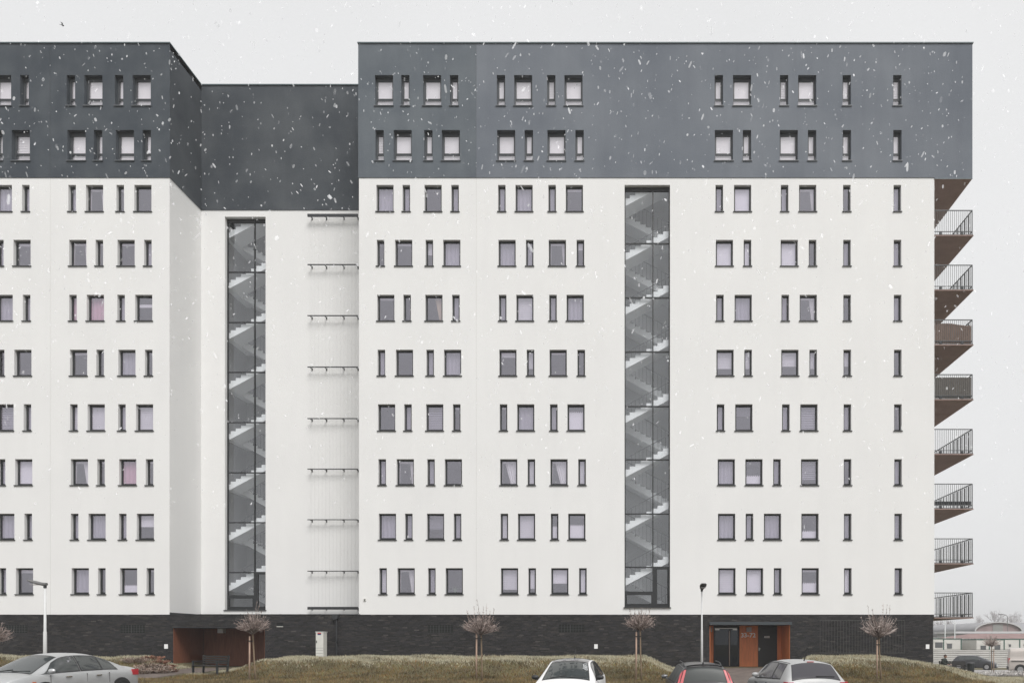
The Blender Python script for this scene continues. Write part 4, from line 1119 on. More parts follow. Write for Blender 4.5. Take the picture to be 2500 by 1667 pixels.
    if rail:
        for sg in (-1, 1):
            us = np.linspace(rail[0], rail[1], 12); pts = []
            for i, u in enumerate(us):
                pt = top_pt(u, .90*sg, 0); pts.append((pt[0], pt[1], pt[2]+.075*min(1, 4*min(i, 11-i)/11*1.2)))
            q = MB(); q.tube(pts, .018, 6); p(q, 'roof_rail', rail[2], smooth=True)
    for ti in tails or []:
        ti(p, side_pt, top_pt)
    if nose_lamps:
        for sg in (-1, 1):
            q = MB(); u = len(S)-1-1.15; b = side_pt(u, 0, sg, 0)
            xx, zt, wt, zb, wb_ = at_u(len(S)-1-1.0); q.box(xx-.12, xx+.16, sg*wb_*.66-.16, sg*wb_*.66+.16, zb-.17, zb-.05); p(q, 'headlight', head_clear)
    if rear_wiper:
        a = top_pt(rs[0]+.08*(rs[1]-rs[0]), .0, .02); b = top_pt(rs[0]+.16*(rs[1]-rs[0]), -.75, .02); q = MB(); q.tube([a, b], .012, 5); p(q, 'rear_wiper', black_pl)
    if ws:
        for s0, s1 in ((.1, .75), (-.62, .02)):
            a = top_pt(ws[0]-.03*(ws[0]-ws[1]), s0, .02); b = top_pt(ws[0]-.16*(ws[0]-ws[1]), s1, .016); q = MB(); q.tube([a, b], .010, 4); p(q, 'wiper', black_pl)
    if plates:
        for x, nm in ((S[0][0]-.006, 'number_plate'), (S[-1][0]+.006, 'number_plate')):
            q = MB(); q.box(x-.006, x+.006, -.26, .26, .42, .53); p(q, nm, M['plate'])
    tag(t, lab, 'car', 'parked cars'); return t, p, side_pt, top_pt

GP = -.655
# silver five-door saloon, nose to the camera, at the left
silver = paint('silver_paint', (.52, .53, .535), .6, .36)
S = [(-2.28,.55,.60,.50,.66),(-2.27,.80,.66,.72,.76),(-2.20,1.00,.70,.86,.81),(-1.86,1.05,.66,.90,.845),(-1.25,1.27,.58,.915,.865),(-.72,1.405,.555,.92,.875),(-.1,1.43,.56,.915,.88),(.42,1.375,.565,.90,.88),(.95,1.14,.64,.885,.875),(1.38,.935,.72,.87,.86),(1.75,.87,.72,.83,.83),(2.10,.78,.66,.72,.77),(2.24,.62,.60,.56,.70),(2.28,.45,.55,.40,.62)]
def saloon_tails(p, sp, tp):
    for sg in (-1, 1):
        q = MB(); q.grid([[sp(u, s, sg, .012) for s in (-.9, -.5, 0.0)] for u in (1.35, 1.7, 2.1, 2.6)]); 
        q2 = MB(); q2.box(-2.285, -2.12, sg*.60-.13, sg*.60+.13, .74, .90); p(q2, 'tail_light', tail_red)
        q3 = MB(); q3.box(-2.22, -1.98, min(sg*.79, sg*.835), max(sg*.79, sg*.835), .74, .91); p(q3, 'tail_light', tail_red)
        for x in (-.62, .42):
            q4 = MB(); q4.box(x-.10, x+.10, min(sg*.855, sg*.905), max(sg*.855, sg*.905), .775, .805); p(q4, 'door_handle', chrome)
        for x in (-1.03, -.22, .98):
            q5 = MB(); q5.box(x-.004, x+.004, min(sg*.85, sg*.884), max(sg*.85, sg*.884), .32, .86); p(q5, 'door_seam', M['line'])
        q6 = MB(); q6.box(1.42, 1.52, min(sg*.84, sg*.868), max(sg*.84, sg*.868), .66, .70); p(q6, 'side_repeater', mat('repeater_orange', (.6, .15, .03), .3))
        q7 = MB(); q7.box(-1.5, 1.1, min(sg*.86, sg*.896), max(sg*.86, sg*.896), .50, .56); p(q7, 'side_moulding', silver)
make_car('parked_car', S, silver, (-16.30, 21.2-DC, GP+park_tilt(-16.3)), R(-96), 'silver saloon parked at the far left with its nose to the viewer',
         ws=(8.95, 7.12, .86, .86), rs=(3.1, 4.85, .80, .84), side=[(3.75, 4.75, .10, .93, .25, 0), (4.85, 6.05, .08, .95, 0, 0), (6.2, 8.6, .08, .95, 0, -1.1)],
         tails=[saloon_tails], wheels=(.80, 3.45), scale=(1, 1, 1.02))
# white hatchback with a dark roof, nose to the camera
white = paint('white_car_paint', (.70, .70, .70), 0, .4)
S = [(-1.98,.45,.60,.40,.68),(-1.99,.80,.64,.70,.76),(-1.95,.98,.66,.90,.80),(-1.80,1.22,.60,.98,.83),(-1.55,1.41,.55,.98,.845),(-.9,1.475,.56,.965,.85),(-.2,1.49,.57,.945,.855),(.35,1.44,.565,.93,.855),(.85,1.22,.64,.92,.85),(1.30,.995,.70,.90,.835),(1.62,.90,.68,.83,.80),(1.88,.76,.62,.70,.73),(1.98,.58,.55,.52,.66),(2.0,.42,.5,.38,.60)]
dk_roof = mat('black_roof_panel', (.035, .033, .038), .2, coat=.8)
make_car('parked_car', S, white, (X_(1399, 21.6), 21.0-DC, GP+.03), R(-93), 'white hatchback with black roof parked nose to the viewer',
         ws=(8.95, 7.2, .88, .87), rs=(2.6, 3.8, .8, .8), side=[(4.1, 5.7, .08, .94, .2, 0), (5.85, 8.5, .08, .95, 0, -1.1)], roofm=(4.4, 7.08, .90, .90, dk_roof),
         mirror_m=black_pl, antenna=(-.35, .05, 1.50, -.12, .28, .012), wheels=(.6, 3.15))
# black estate, tail to the camera
black = paint('black_car_paint', (.018, .018, .02), .3, .3)
S = [(-2.32,.40,.60,.36,.68),(-2.34,.62,.66,.55,.79),(-2.32,.86,.70,.82,.845),(-2.27,1.02,.69,.93,.86),(-2.12,1.36,.58,.94,.87),(-1.88,1.425,.565,.94,.875),(-1.2,1.465,.58,.94,.88),(-.3,1.485,.59,.93,.885),(.35,1.43,.58,.92,.885),(.95,1.17,.66,.91,.88),(1.45,.96,.74,.89,.865),(1.95,.86,.70,.80,.82),(2.25,.70,.62,.62,.74),(2.32,.45,.55,.40,.66)]
def estate_tails(p, sp, tp):
    for sg in (-1, 1):
        q = MB(); q.grid([[tp(2.55+1.45*i/8, sg*s, .012) for s in (.87, .93, .985)] for i in range(9)])
        q.grid([[sp(2.55+1.45*i/8, s, sg, .014) for s in (1.0, .9, .72)] for i in range(9)])
        p(q, 'tail_light', tail_pink, smooth=True)
        q = MB(); q.box(-2.335, -2.20, sg*.76-.075, sg*.76+.075, .70, .96); p(q, 'tail_light', tail_red)
    q = MB(); pts = [tp(4.72, s, .03) for s in np.linspace(-.86, .86, 9)]; q.tube(pts, .022, 6); p(q, 'roof_spoiler', black)
make_car('parked_car', S, black, (X_(1709, 21.4), 22.3-DC, GP-.08), R(90), 'black estate car with tall tail lights parked tail to the viewer',
         glass=mat('estate_glass', (.022, .028, .027), .42, spec=.4), ws=(9.95, 8.2, .86, .86), rs=(3.05, 4.10, .82, .84), side=[(4.75, 6.0, .08, .94, .2, 0), (6.1, 7.2, .08, .94, 0, 0), (7.3, 9.5, .08, .95, 0, -1.1)],
         rail=(5.3, 7.7, M['metal']), tails=[estate_tails], mirror_m=paint('grey_mirror', (.16, .165, .17), .5, .3), wheels=(.9, 3.6), antenna=(-1.70, 0, 1.45, -.05, .06, .03))
# light silver hatchback, tail to the camera, at the right of the entrance
silver2 = paint('light_silver_paint', (.40, .405, .405), .25, .6)
S = [(-1.96,.42,.60,.38,.66),(-1.98,.70,.64,.62,.77),(-1.93,.93,.68,.86,.81),(-1.80,1.12,.66,.95,.835),(-1.52,1.39,.58,.965,.855),(-1.30,1.445,.56,.965,.86),(-.7,1.475,.57,.95,.865),(-.1,1.47,.57,.935,.865),(.40,1.38,.58,.92,.86),(1.0,1.10,.66,.905,.85),(1.42,.93,.70,.87,.83),(1.75,.82,.64,.75,.77),(1.94,.62,.56,.55,.68),(1.98,.45,.5,.4,.6)]
def hatch_tails(p, sp, tp):
    for sg in (-1, 1):
        q = MB(); q.box(-1.97, -1.84, sg*.70-.08, sg*.70+.08, .72, .92); p(q, 'tail_light', tail_red)
        q = MB(); q.box(-1.93, -1.74, min(sg*.775, sg*.83), max(sg*.775, sg*.83), .74, .93); p(q, 'tail_light', tail_red)
        q = MB(); q.box(-.62, -.42, min(sg*.85, sg*.89), max(sg*.85, sg*.89), .82, .85); p(q, 'door_handle', chrome)
        q = MB(); q.box(.36, .56, min(sg*.85, sg*.885), max(sg*.85, sg*.885), .80, .83); p(q, 'door_handle', chrome)
    q = MB(); a = tp(4.35, 0, .012); q.box(a[0]-.02, a[0]+.02, -.09, .09, a[2]-.008, a[2]+.008); p(q, 'brake_light', tail_red)
    for sg in (-1, 1):
        q = MB(); q.tube([tp(u, sg*.93, .004) for u in np.linspace(4.6, 7.6, 8)], .012, 5); p(q, 'roof_seam', M['line'])
make_car('parked_car', S, silver2, (X_(1931, 20.9), 20.9-DC, GP+.04), R(97), 'light silver hatchback with dark rear window parked tail to the viewer on the right',
         glass=car_glass_tint, ws=(9.0, 7.6, .86, .86), rs=(2.55, 4.05, .93, .90), side=[(4.55, 5.85, .08, .94, .35, 0), (6.0, 8.6, .08, .95, 0, -.9)],
         tails=[hatch_tails], antenna=(-1.15, .05, 1.45, -.25, .36, .016), rear_wiper=True, wheels=(.62, 3.1))
# dark grey hatchback far on the right
grey = paint('dark_grey_car_paint', (.06, .062, .068), .5, .3)
p0 = at(2380, 1634, 73)
make_car('parked_car', S[:1]+[(x, z*.97, a, b*.97, c) for x, z, a, b, c in S[1:]], grey, (p0.x, p0.y, gz(p0.x, p0.y)+.03), R(-32), 'dark grey hatchback in front of the ribbed metal fence',
         ws=(9.0, 7.6, .86, .86), rs=(2.95, 4.15, .9, .88), side=[(4.55, 5.85, .08, .94, .35, 0), (6.0, 8.6, .08, .95, 0, -.9)], wheels=(.62, 3.1))
# pale van cut by the right edge
vanp = paint('van_paint', (.50, .46, .43), .2, .4)
S = [(-2.1,.40,.70,.36,.78),(-2.12,.80,.74,.74,.83),(-2.10,1.2,.74,1.05,.84),(-2.04,1.80,.68,1.08,.85),(-1.9,1.90,.68,1.08,.855),(-.8,1.93,.69,1.08,.86),(.3,1.91,.69,1.05,.86),(.75,1.80,.68,1.02,.86),(1.3,1.30,.72,1.0,.85),(1.6,1.10,.74,.98,.83),(1.95,.95,.70,.86,.78),(2.1,.60,.62,.54,.70),(2.12,.42,.55,.38,.62)]
p0 = at(2470, 1640, 55)
def van_bits(p, sp, tp):
    for sg in (-1, 1):
        q = MB(); q.box(-1.95, -.55, min(sg*.86, sg*.90), max(sg*.86, sg*.90), .92, .97); p(q, 'side_moulding', black_pl)
        q = MB(); q.box(-.55, -.54, min(sg*.85, sg*.872), max(sg*.85, sg*.872), .35, 1.7); p(q, 'door_seam', M['line'])
    q = MB(); q.box(-2.17, -2.05, -.80, .80, .30, .52); p(q, 'bumper', black_pl)
    for sg in (-1, 1): q = MB(); q.box(-2.125, -2.03, sg*.76-.06, sg*.76+.06, .75, 1.15); p(q, 'tail_light', tail_red)
make_car('parked_van', S, vanp, (p0.x+2.1, p0.y, gz(p0.x+2, p0.y)+.03), R(-24), 'pale beige panel van cut off by the right edge of the picture',
         ws=(9.0, 7.1, .86, .86), side=[(6.6, 8.6, .10, .93, 0, -.8)], tails=[van_bits], wheels=(.75, 3.4), wr=.32)

# ------------------------------------------------------------------ seated person on the far bench
def skin_body(name, pts, edges, radii, root, m, parent, lvl=2):
    me = bpy.data.meshes.new(name); me.from_pydata(pts, edges, []); o = link(name, me, parent); me.materials.append(m)
    md = o.modifiers.new('skin', 'SKIN'); sv = me.skin_vertices[0].data
    for i, r in enumerate(radii): sv[i].radius = r if isinstance(r, tuple) else (r, r)
    sv[root].use_root = True
    o.modifiers.new('sub', 'SUBSURF').levels = lvl; o.modifiers['sub'].render_levels = lvl
    me.update(); return o
px_, py_ = X_(2303, 49.7), 49.7-DC
pz_ = gz(px_, py_)
per = empty('person', (px_, py_, pz_), R(35))
jacket = mat('dark_green_jacket', (.020, .026, .022), .85); skin = mat('skin', (.42, .25, .19), .6); trousers = mat('dark_trousers', (.02, .02, .025), .9); hairm = mat('brown_cap', (.05, .03, .022), .8)
pts = [(0,.05,.56),(0,.03,.74),(0,-.03,.95),(0,-.08,1.06),(0,-.11,1.13),   # pelvis .. neck
       (.18,-.06,1.02),(.24,-.16,.80),(.16,-.38,.72),(-.18,-.06,1.02),(-.24,-.16,.80),(-.16,-.38,.70),
       (.10,.0,.54),(.12,-.40,.52),(.12,-.38,.10),(.12,-.52,.04),(-.10,.0,.54),(-.12,-.40,.52),(-.12,-.38,.10),(-.12,-.52,.04)]
edges = [(0,1),(1,2),(2,3),(3,4),(3,5),(5,6),(6,7),(3,8),(8,9),(9,10),(0,11),(11,12),(12,13),(13,14),(0,15),(15,16),(16,17),(17,18)]
rad = [.16,.165,.17,.13,.065,.085,.07,.05,.085,.07,.05,.10,.075,.055,.045,.10,.075,.055,.045]
skin_body('body', pts, edges, rad, 0, jacket, per)
q = MB(); P = []
for i in range(9):
    a = -math.pi/2+math.pi*i/8; P.append([(.085*math.cos(a)*math.cos(th), -.15+.105*math.cos(a)*math.sin(th), 1.24+.125*math.sin(a)) for th in np.linspace(0, 2*math.pi, 13)])
q.grid(P); q.tube([(0, -.25, 1.235), (0, -.275, 1.215), (0, -.25, 1.20)], [.012, .016, .014], 5)
q.build('head', skin, per, smooth=True, world_coords=False)
q = MB(); P = []
for i in range(6):
    a = math.pi*.06+math.pi*.44*i/5; P.append([(.097*math.cos(a)*math.cos(th), -.14+.115*math.cos(a)*math.sin(th), 1.245+.135*math.sin(a)) for th in np.linspace(0, 2*math.pi, 13)])
q.grid(P); q.build('hood', hairm, per, smooth=True, world_coords=False)
for sg in (-1, 1):
    hp = [(sg*.16,-.38,.71),(sg*.135,-.44,.705)]; he = [(0,1)]; hr = [.032,.036]
    for j in range(5):
        b0 = len(hp); dx = (-.03+.016*j)*1.0
        if j == 0: hp += [(sg*.135-sg*.035,-.44,.71),(sg*.135-sg*.05,-.47,.70)]
        else: hp += [(sg*.135+dx,-.48-.004*(2-abs(j-2.5)),.70),(sg*.135+dx*.9,-.51,.68)]
        he += [(1, b0), (b0, b0+1)]; hr += [.011, .009]
    skin_body('hand', hp, he, hr, 0, skin, per, 1)
tag(per, 'person in a dark green hooded jacket sitting bent forward on the far bench', 'person')
# litter bin beside it
bx, by = X_(2370, 48), 48-DC; t = empty('litter_bin', (bx, by, gz(bx, by)))
q = MB(); q.tube([(0,0,.12),(0,0,.75)], [.20, .23], 12); q.build('bin_body', M['bench'], t, world_coords=False)
q = MB(); q.box(-.34, .34, -.25, .25, .02, .12); q.build('bin_foot', M['bench'], t, world_coords=False)
q = MB(); q.tube([(0,0,.78),(0,0,.83)], [.25, .22], 12); q.build('bin_lid', M['metal'], t, world_coords=False)
tag(t, 'dark litter bin right of the person on the bench', 'litter bin')

# ------------------------------------------------------------------ background beyond the right end
def fence():
    a = at(2262, 1632, 79); b = at(2540, 1632, 79); b.y = a.y; t = empty('metal_fence', ((a.x+b.x)/2, (a.y+b.y)/2, -1.5)); n = 9
    fm = mat('ribbed_fence_white', (.58, .57, .55), .6, var=.08, scale=1)
    for i in range(n):
        p = a.lerp(b, i/n); q_ = a.lerp(b, (i+1)/n); ya = (p.y+q_.y)/2; q = MB(); z0 = -1.46; h = 1.95; k = 10; P = []
        for j in range(k*4+1):
            ph = (j % 4); dy = (0, 0, 0, .14)[ph]; P.append([(p.x+.01, ya+dy, z0+h*j/(k*4)), (q_.x-.01, ya+dy, z0+h*j/(k*4))])
        q.grid(P); part(q, 'fence_panel', fm, t)
        q = MB(); q.box(p.x-.04, p.x+.0, ya+.04, ya+.10, z0-.1, z0+h); part(q, 'post', M['cabinet'], t)
    tag(t, 'white ribbed metal fence across the yard at the right', 'fence')
fence()
cont_m = mat('container_white', (.60, .59, .56), .6, var=.06, scale=1); green = mat('container_green_trim', (.05, .11, .09), .6)
cwin = mat('container_window', (.10, .105, .11), .2, coat=.6)
def container(px0, px1, top_py, D, wins, lab):
    a = at(px0, top_py, D); b = at(px1, top_py, D); z0 = -1.5; t = empty('site_container', ((a.x+b.x)/2, a.y, z0))
    q = MB(); q.box(a.x, b.x, a.y, a.y+6, z0, a.z-.12); part(q, 'container_body', cont_m, t)
    q = MB(); q.box(a.x-.02, b.x+.02, a.y-.03, a.y+6, a.z-.118, a.z); part(q, 'roof_trim', green, t)
    for x in (a.x, b.x-.14): q = MB(); q.box(x, x+.14, a.y-.02, a.y-.001, z0, a.z-.12); part(q, 'corner_post', green if x > a.x else cont_m, t)
    for (u0, u1, v0, v1) in wins:
        w0, w1 = at(u0, v1, D), at(u1, v0, D); q = MB(); q.box(w0.x, w1.x, a.y-.03, a.y-.002, w0.z, w1.z); w = part(q, 'window', cwin, t)
        q = MB(); q.box(w0.x-.08, w1.x+.08, a.y-.06, a.y-.031, w1.z, w1.z+.14); part(q, 'shutter_box', cont_m, w)
    tag(t, lab, 'container', 'white site containers'); return t
container(2256, 2305, 1557, 88, [(2283, 2301, 1567, 1580)], 'white site container touching the building corner, with one window')
container(2305, 2348, 1557.5, 88, [(2312, 2324, 1570, 1582)], 'white site container with green trim, second from the building corner')
container(2384, 2417, 1559, 86, [(2394, 2407, 1575, 1585)], 'white site container partly behind the small frosted tree')
container(2417, 2453, 1559, 86, [(2428, 2442, 1573, 1586)], 'white site container right of the small frosted tree with a square window')
container(2453, 2491, 1558, 86, [(2463, 2468, 1572, 1578)], 'white site container with a single tiny window above the van')
container(2491, 2535, 1558, 86, [(2500, 2515, 1573, 1586)], 'white site container at the right edge of the picture')
# low shed between the containers
a = at(2348, 1560, 100); b = at(2386, 1560, 100); t = empty('low_shed', (a.x, a.y, -1.5))
q = MB(); q.box(a.x, b.x, a.y, a.y+6, -1.5, a.z-.2); part(q, 'wall', mat('shed_grey', (.42, .42, .41), .8, var=.1, scale=1), t)
for (u0, u1) in ((2350, 2356), (2368, 2376)):
    w0, w1 = at(u0, 1572, 100), at(u1, 1567, 100); q = MB(); q.box(w0.x, w1.x, a.y-.04, a.y-.002, w0.z, w1.z); part(q, 'window', cwin, t)
tag(t, 'low grey shed in the gap between the site containers', 'shed')
# red roofed building with flat-roofed part
rr = mat('greyish_red_roof', (.22, .145, .138), .85, var=.2, scale=.6); pale = mat('pale_wall', (.46, .46, .45), .85, var=.08, scale=.5)  # roof red is greyish and low in saturation
D = 112; a = at(2345, 1558, D); b = at(2560, 1558, D); t = empty('red_roofed_building', (a.x, a.y, -1.6)); zr = Z_(1546, D+5)
q = MB(); q.box(a.x+.8, b.x-.5, a.y+.6, a.y+9, -1.6, a.z-.02); part(q, 'wall', pale, t)
q = MB(); q.add([(a.x, a.y, a.z), (b.x, a.y, a.z), (b.x, a.y+5, zr), (a.x+3.6, a.y+5, zr), (b.x, a.y+10, a.z), (a.x, a.y+10, a.z)], [(0,1,2,3), (3,2,4,5), (0,3,5)]); part(q, 'roof', rr, t)
for i in range(26):
    x = a.x+.3+i*.5; q = MB(); q.box(x, x+.3, a.y+.02, a.y+.06, a.z-.22, a.z-.03); part(q, 'eaves_board', M['plate'], t)
tag(t, 'low building with a greyish red roof behind the site containers', 'building')
D = 128; a = at(2336, 1540.5, D); b = at(2570, 1540.5, D); t = empty('flat_roofed_hall', (a.x, a.y, -1.6))
q = MB(); q.box(a.x, b.x, a.y, a.y+8, -1.6, a.z-.35); part(q, 'wall', mat('corrugated_pale', (.40, .42, .43), .7, var=.15, scale=2, stretch=(6, 1, .2)), t)
q = MB(); q.box(a.x-.4, b.x, a.y-.5, a.y+8.3, a.z-.35, a.z); part(q, 'roof', mat('pale_metal_roof', (.55, .55, .56), .6), t)
tag(t, 'long pale flat-roofed hall behind the red roof', 'building')
# barrel-roofed halls
pinkw = mat('hazed_red_brick_far', (.29, .225, .225), .9, var=.15, scale=.5); barrel = mat('grey_barrel_roof', (.26, .26, .27), .85, var=.12, scale=.3)  # hall brick colour paled to carry the distance haze
def hall(cx_px, half_px, eave_py, top_py, D, lab, vent):
    c = at(cx_px, eave_py, D); r = half_px*D/F; h = (eave_py-top_py)*D/F; t = empty('barrel_roofed_hall', (c.x, c.y, -1.8)); n = 24
    arc = [(c.x-r*math.cos(math.pi*i/n), c.z+h*math.sin(math.pi*i/n)) for i in range(n+1)]
    q = MB(); q.prism([(c.x-r, -1.8)]+arc+[(c.x+r, -1.8)], 'y', c.y, c.y+.3); part(q, 'gable_wall', pinkw, t)
    q = MB(); q.grid([[(x+(x-c.x)*.035, c.y-.4, z+.16), (x+(x-c.x)*.035, c.y+28, z+.16)] for x, z in arc])
    q.grid([[(x+(x-c.x)*.035, c.y-.4, z+.16), (x, c.y-.4, z-.02)] for x, z in arc]); part(q, 'roof', barrel, t, smooth=True)
    q = MB(); q.grid([[(x+(x-c.x)*.04, c.y-.45, z+.20), (x, c.y-.45, z-.03)] for x, z in arc]); part(q, 'verge', mat('pale_verge', (.5,.5,.5), .8) if 'pale_verge' not in bpy.data.materials else bpy.data.materials['pale_verge'], t)
    if vent: q = MB(); q.box(c.x-r*.22, c.x+r*.22, c.y-.1, c.y-.002, c.z-.6, c.z+h*.80); part(q, 'panel', mat('grey_panel', (.26,.26,.25), .9), t)
    tag(t, lab, 'hall', 'barrel-roofed halls')
hall(2436, 56, 1541, 1519, 165, 'larger haze-paled red barrel-roofed hall with a grey panel, by the curved lamp', True)
hall(2325, 33, 1556, 1535, 190, 'smaller barrel-roofed hall behind the two white poles', False)
D = 215; a = at(2262, 1549, D); b = at(2400, 1549, D); t = empty('grey_roofed_hall', (a.x, a.y, -1.8)); z1 = Z_(1528, D+10)
q = MB(); q.box(a.x, b.x, a.y, a.y+20, -1.8, a.z); part(q, 'wall', pale, t)
q = MB(); q.add([(a.x, a.y-.3, a.z), (b.x, a.y-.3, a.z), (b.x, a.y+10, z1), (a.x, a.y+10, z1), (b.x, a.y+20.3, a.z), (a.x, a.y+20.3, a.z)], [(0,1,2,3), (3,2,4,5)]); part(q, 'roof', barrel, t)
tag(t, 'long grey-roofed hall furthest back behind the white poles', 'building')
D = 200; a = at(2470, 1541, D); b = at(2600, 1541, D); t = empty('grey_roofed_hall', (a.x, a.y, -1.8)); z1 = Z_(1519, D+8)
q = MB(); q.box(a.x, b.x, a.y, a.y+16, -1.8, a.z); part(q, 'wall', pale, t)
q = MB(); q.add([(a.x, a.y-.3, a.z), (b.x, a.y-.3, a.z), (b.x, a.y+8, z1), (a.x, a.y+8, z1), (b.x, a.y+16.3, a.z), (a.x, a.y+16.3, a.z)], [(0,1,2,3), (3,2,4,5)]); part(q, 'roof', barrel, t)
tag(t, 'grey-roofed hall at the right edge behind the curved lamp', 'building')
for px, tp, lab in ((2307.3, 1505, 'taller white pole close to the building corner, above the containers'), (2331, 1519, 'shorter white pole right of the other, above the containers')):
    p = at(px, tp, 92); t = empty('flagpole', (p.x, p.y, -1.5)); q = MB(); q.tube([(p.x, p.y, -1.5), (p.x, p.y, p.z)], .06, 8); part(q, 'pole', M['plate'], t)
    q = MB(); q.tube([(p.x, p.y, p.z), (p.x, p.y, p.z+.08)], [.08, .05], 8); part(q, 'finial', M['plate'], t); tag(t, lab, 'pole', 'white poles')
p = at(2460, 1545, 155); t = empty('street_lamp', (p.x, p.y, -1.7)); pts = [(p.x, p.y, -1.7), (p.x, p.y, Z_(1510, 155))]
for (u, v) in ((2459.5, 1505), (2457, 1501.5), (2452, 1499.5), (2446, 1498.5)): w = at(u, v, 155); pts.append(tuple(w))
lm = mat('far_lamp_grey', (.16, .16, .16), .7); q = MB(); q.tube(pts, [.10, .07, .06, .06, .06, .06], 6); part(q, 'pole', lm, t)
w = at(2443, 1498.7, 155); q = MB(); q.box(w.x-.35, w.x+.35, w.y-.15, w.y+.15, w.z-.08, w.z+.08); part(q, 'lamp_head', lm, t); tag(t, 'distant street lamp with a curved arm above the barrel roof', 'street lamp')

def far_tree(px, base_py, top_py, spread_px, D, seed, lab):
    rt = random.Random(seed); b = at(px, base_py, D); b.z = -1.8; top = Z_(top_py, D); h = top-b.z; sp = spread_px*D/F
    t = empty('bare_tree', b); mb = MB(); mb.cur = (.40, .38, .38)
    mb.tube([b, b+Vector((0, 0, h*.35)), b+Vector((rt.uniform(-.3, .3), 0, h*.7))], [h*.022, h*.016, h*.008], 6); part(mb, 'trunk', M['twig'], t)
    mb = MB()
    def grow(p, d, L, r, lev):
        k = rt.uniform(.8, 1.2); mb.cur = (.46*k, .44*k, .45*k)  # far branches painted pale to stand for the haze before them
        m_ = p+d*L*.5+Vector((rt.uniform(-1, 1), rt.uniform(-1, 1), rt.uniform(-.3, .5)))*L*.08; e = p+d*L
        tubeseg(mb, [p, m_, e], [r, r*.85, r*.6])
        if lev > 0:
            for _ in range(rt.choice((3, 3, 4))):
                dd = (d+Vector((rt.uniform(-1, 1), rt.uniform(-1, 1), rt.uniform(-.25, .75)))*.75).normalized(); s = rt.uniform(.35, 1)
                grow(p.lerp(e, s), dd, L*rt.uniform(.5, .75), r*.62, lev-1)
    for i in range(9):
        a = rt.uniform(0, 6.283); s = rt.uniform(.28, .68); st = b+Vector((0, 0, h*s)); d = Vector((math.cos(a)*sp/h*1.6, math.sin(a)*sp/h*1.6, rt.uniform(.5, 1))).normalized()
        grow(st, d, h*.26*(1.15-s*.5), h*.0065, 4)
    part(mb, 'crown', M['twig'], t); tag(t, lab, 'tree', 'haze-pale bare trees far behind the halls')
far_tree(2291, 1545, 1507, 16, 240, 31, 'pale bare tree just right of the building corner, behind the halls')
far_tree(2318, 1545, 1508, 16, 250, 32, 'pale bare tree behind the white poles')
far_tree(2392, 1545, 1507, 13, 240, 33, 'small pale bare tree left of the large distant tree')
far_tree(2431, 1545, 1487, 26, 235, 34, 'largest pale bare tree, above the barrel roof')
far_tree(2478, 1545, 1494, 15, 245, 35, 'pale bare tree right of the curved street lamp')
far_tree(2365, 1545, 1519, 12, 260, 36, 'faint low bare tree between the poles and the barrel roof')

# a bird crossing the sky at the upper left
p0 = at(152, 62, 40); t = empty('bird', p0, R(20)); t.scale = (.42, .42, .42); bm_ = mat('dark_plumage', (.02, .02, .022), .8)
q = MB(); q.tube([(-.16, 0, -.02), (-.10, 0, 0), (.02, 0, .005), (.12, 0, .02), (.18, 0, .035), (.215, 0, .03)], [.012, .035, .05, .038, .026, .006], 8); q.build('body', bm_, t, smooth=True, world_coords=False)
q = MB(); q.prism([(-.15, -.012), (-.27, -.05), (-.29, 0), (-.27, .05), (-.15, .012)], 'z', -.024, -.014); q.build('tail', bm_, t, world_coords=False)
for sg in (-1, 1):
    q = MB(); q.grid([[(x0+dx, sg*y_, z_+dz) for dx, dz in ((.07, 0), (0, .008), (-.09, 0))] for x0, y_, z_ in ((.03, .03, .02), (.06, .15, .09), (.03, .27, .12), (-.06, .36, .10))]); q.build('wing', bm_, t, world_coords=False)
tag(t, 'small dark bird flying in the sky at the upper left', 'bird')

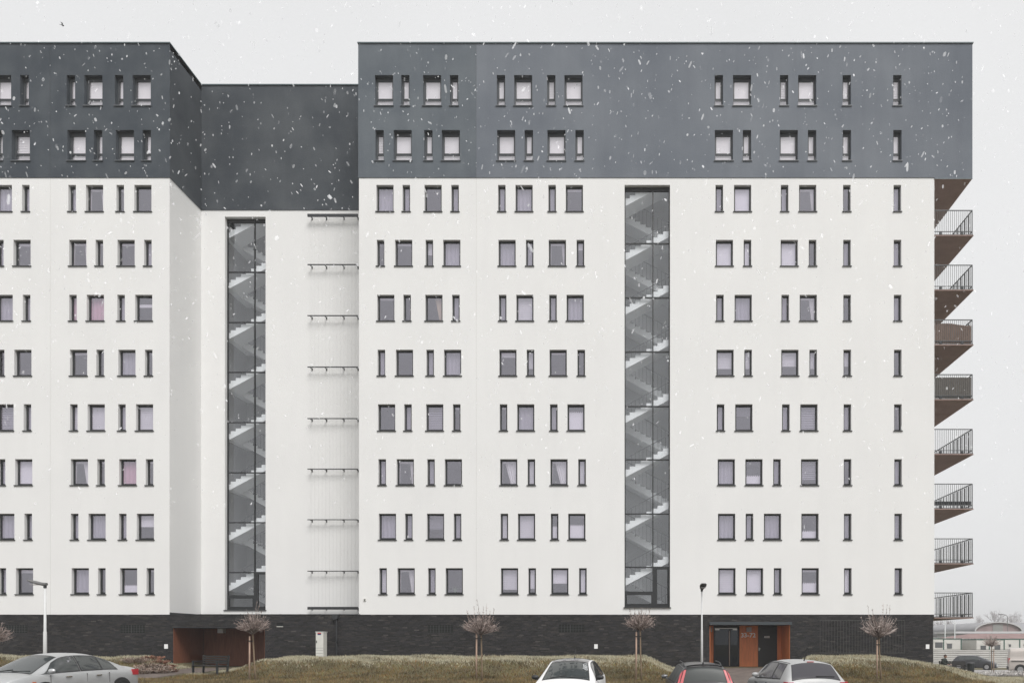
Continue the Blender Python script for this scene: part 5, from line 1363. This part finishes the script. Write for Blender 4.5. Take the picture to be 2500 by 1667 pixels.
# ------------------------------------------------------------------ falling snow
sn = MB(); rs_ = random.Random(21)
oct_v = []; n1, n2 = 6, 4
def flake(c, L, w, d, a):
    """two crossed crystal plates clumped together"""
    d = d.normalized(); u = d.orthogonal().normalized(); v = d.cross(u); th = rs_.uniform(0, 3.14); sn.cur = (a, a, a)
    for k in (0, 1):
        e = u*math.cos(th+k*1.57)+v*math.sin(th+k*1.57); cc = c+e*w*.05
        vs = [tuple(cc-d*L*.5+e*w*.12), tuple(cc-d*L*.32+e*w*.42), tuple(cc+d*L*.30+e*w*.5), tuple(cc+d*L*.5+e*w*.1),
              tuple(cc+d*L*.5-e*w*.15), tuple(cc+d*L*.28-e*w*.45), tuple(cc-d*L*.34-e*w*.5), tuple(cc-d*L*.5-e*w*.1)]
        sn.add(vs, [tuple(range(8))])
for i in range(15000):
    c = Vector((rs_.uniform(-22, 15), rs_.uniform(-32.5, -16), 4.2+17*(rs_.random()**.75)))
    d = Vector((rs_.gauss(.12, .45), rs_.gauss(0, .3), 1)); big = rs_.random()
    w = rs_.uniform(.012, .034); L = w*rs_.uniform(1.0, 2.2) if big < .8 else w*.7*rs_.uniform(2.5, 5.5)
    flake(c, L, w, d, rs_.uniform(.05, .42))
so = sn.build('falling_snow', M['snow'], smooth=True); tag(so, 'falling snowflakes in the air before the upper storeys', 'snow', kind='stuff')

# ------------------------------------------------------------------ winter haze
def haze(dens):
    q = MB(); q.box(-950, 950, -420, 1550, -3.5, ZT+2.0); o = q.build('haze', None)
    m = bpy.data.materials.new('winter_haze'); m.use_nodes = True; n = m.node_tree.nodes; n.clear()
    out = n.new('ShaderNodeOutputMaterial'); v = n.new('ShaderNodeVolumePrincipled'); v.inputs['Color'].default_value = (.95, .96, .97, 1)
    v.inputs['Density'].default_value = dens; v.inputs['Anisotropy'].default_value = .0; m.node_tree.links.new(v.outputs[0], out.inputs['Volume'])
    o.data.materials.append(m); tag(o, 'thin pale winter haze', 'haze', kind='stuff'); return o
haze(.0008)
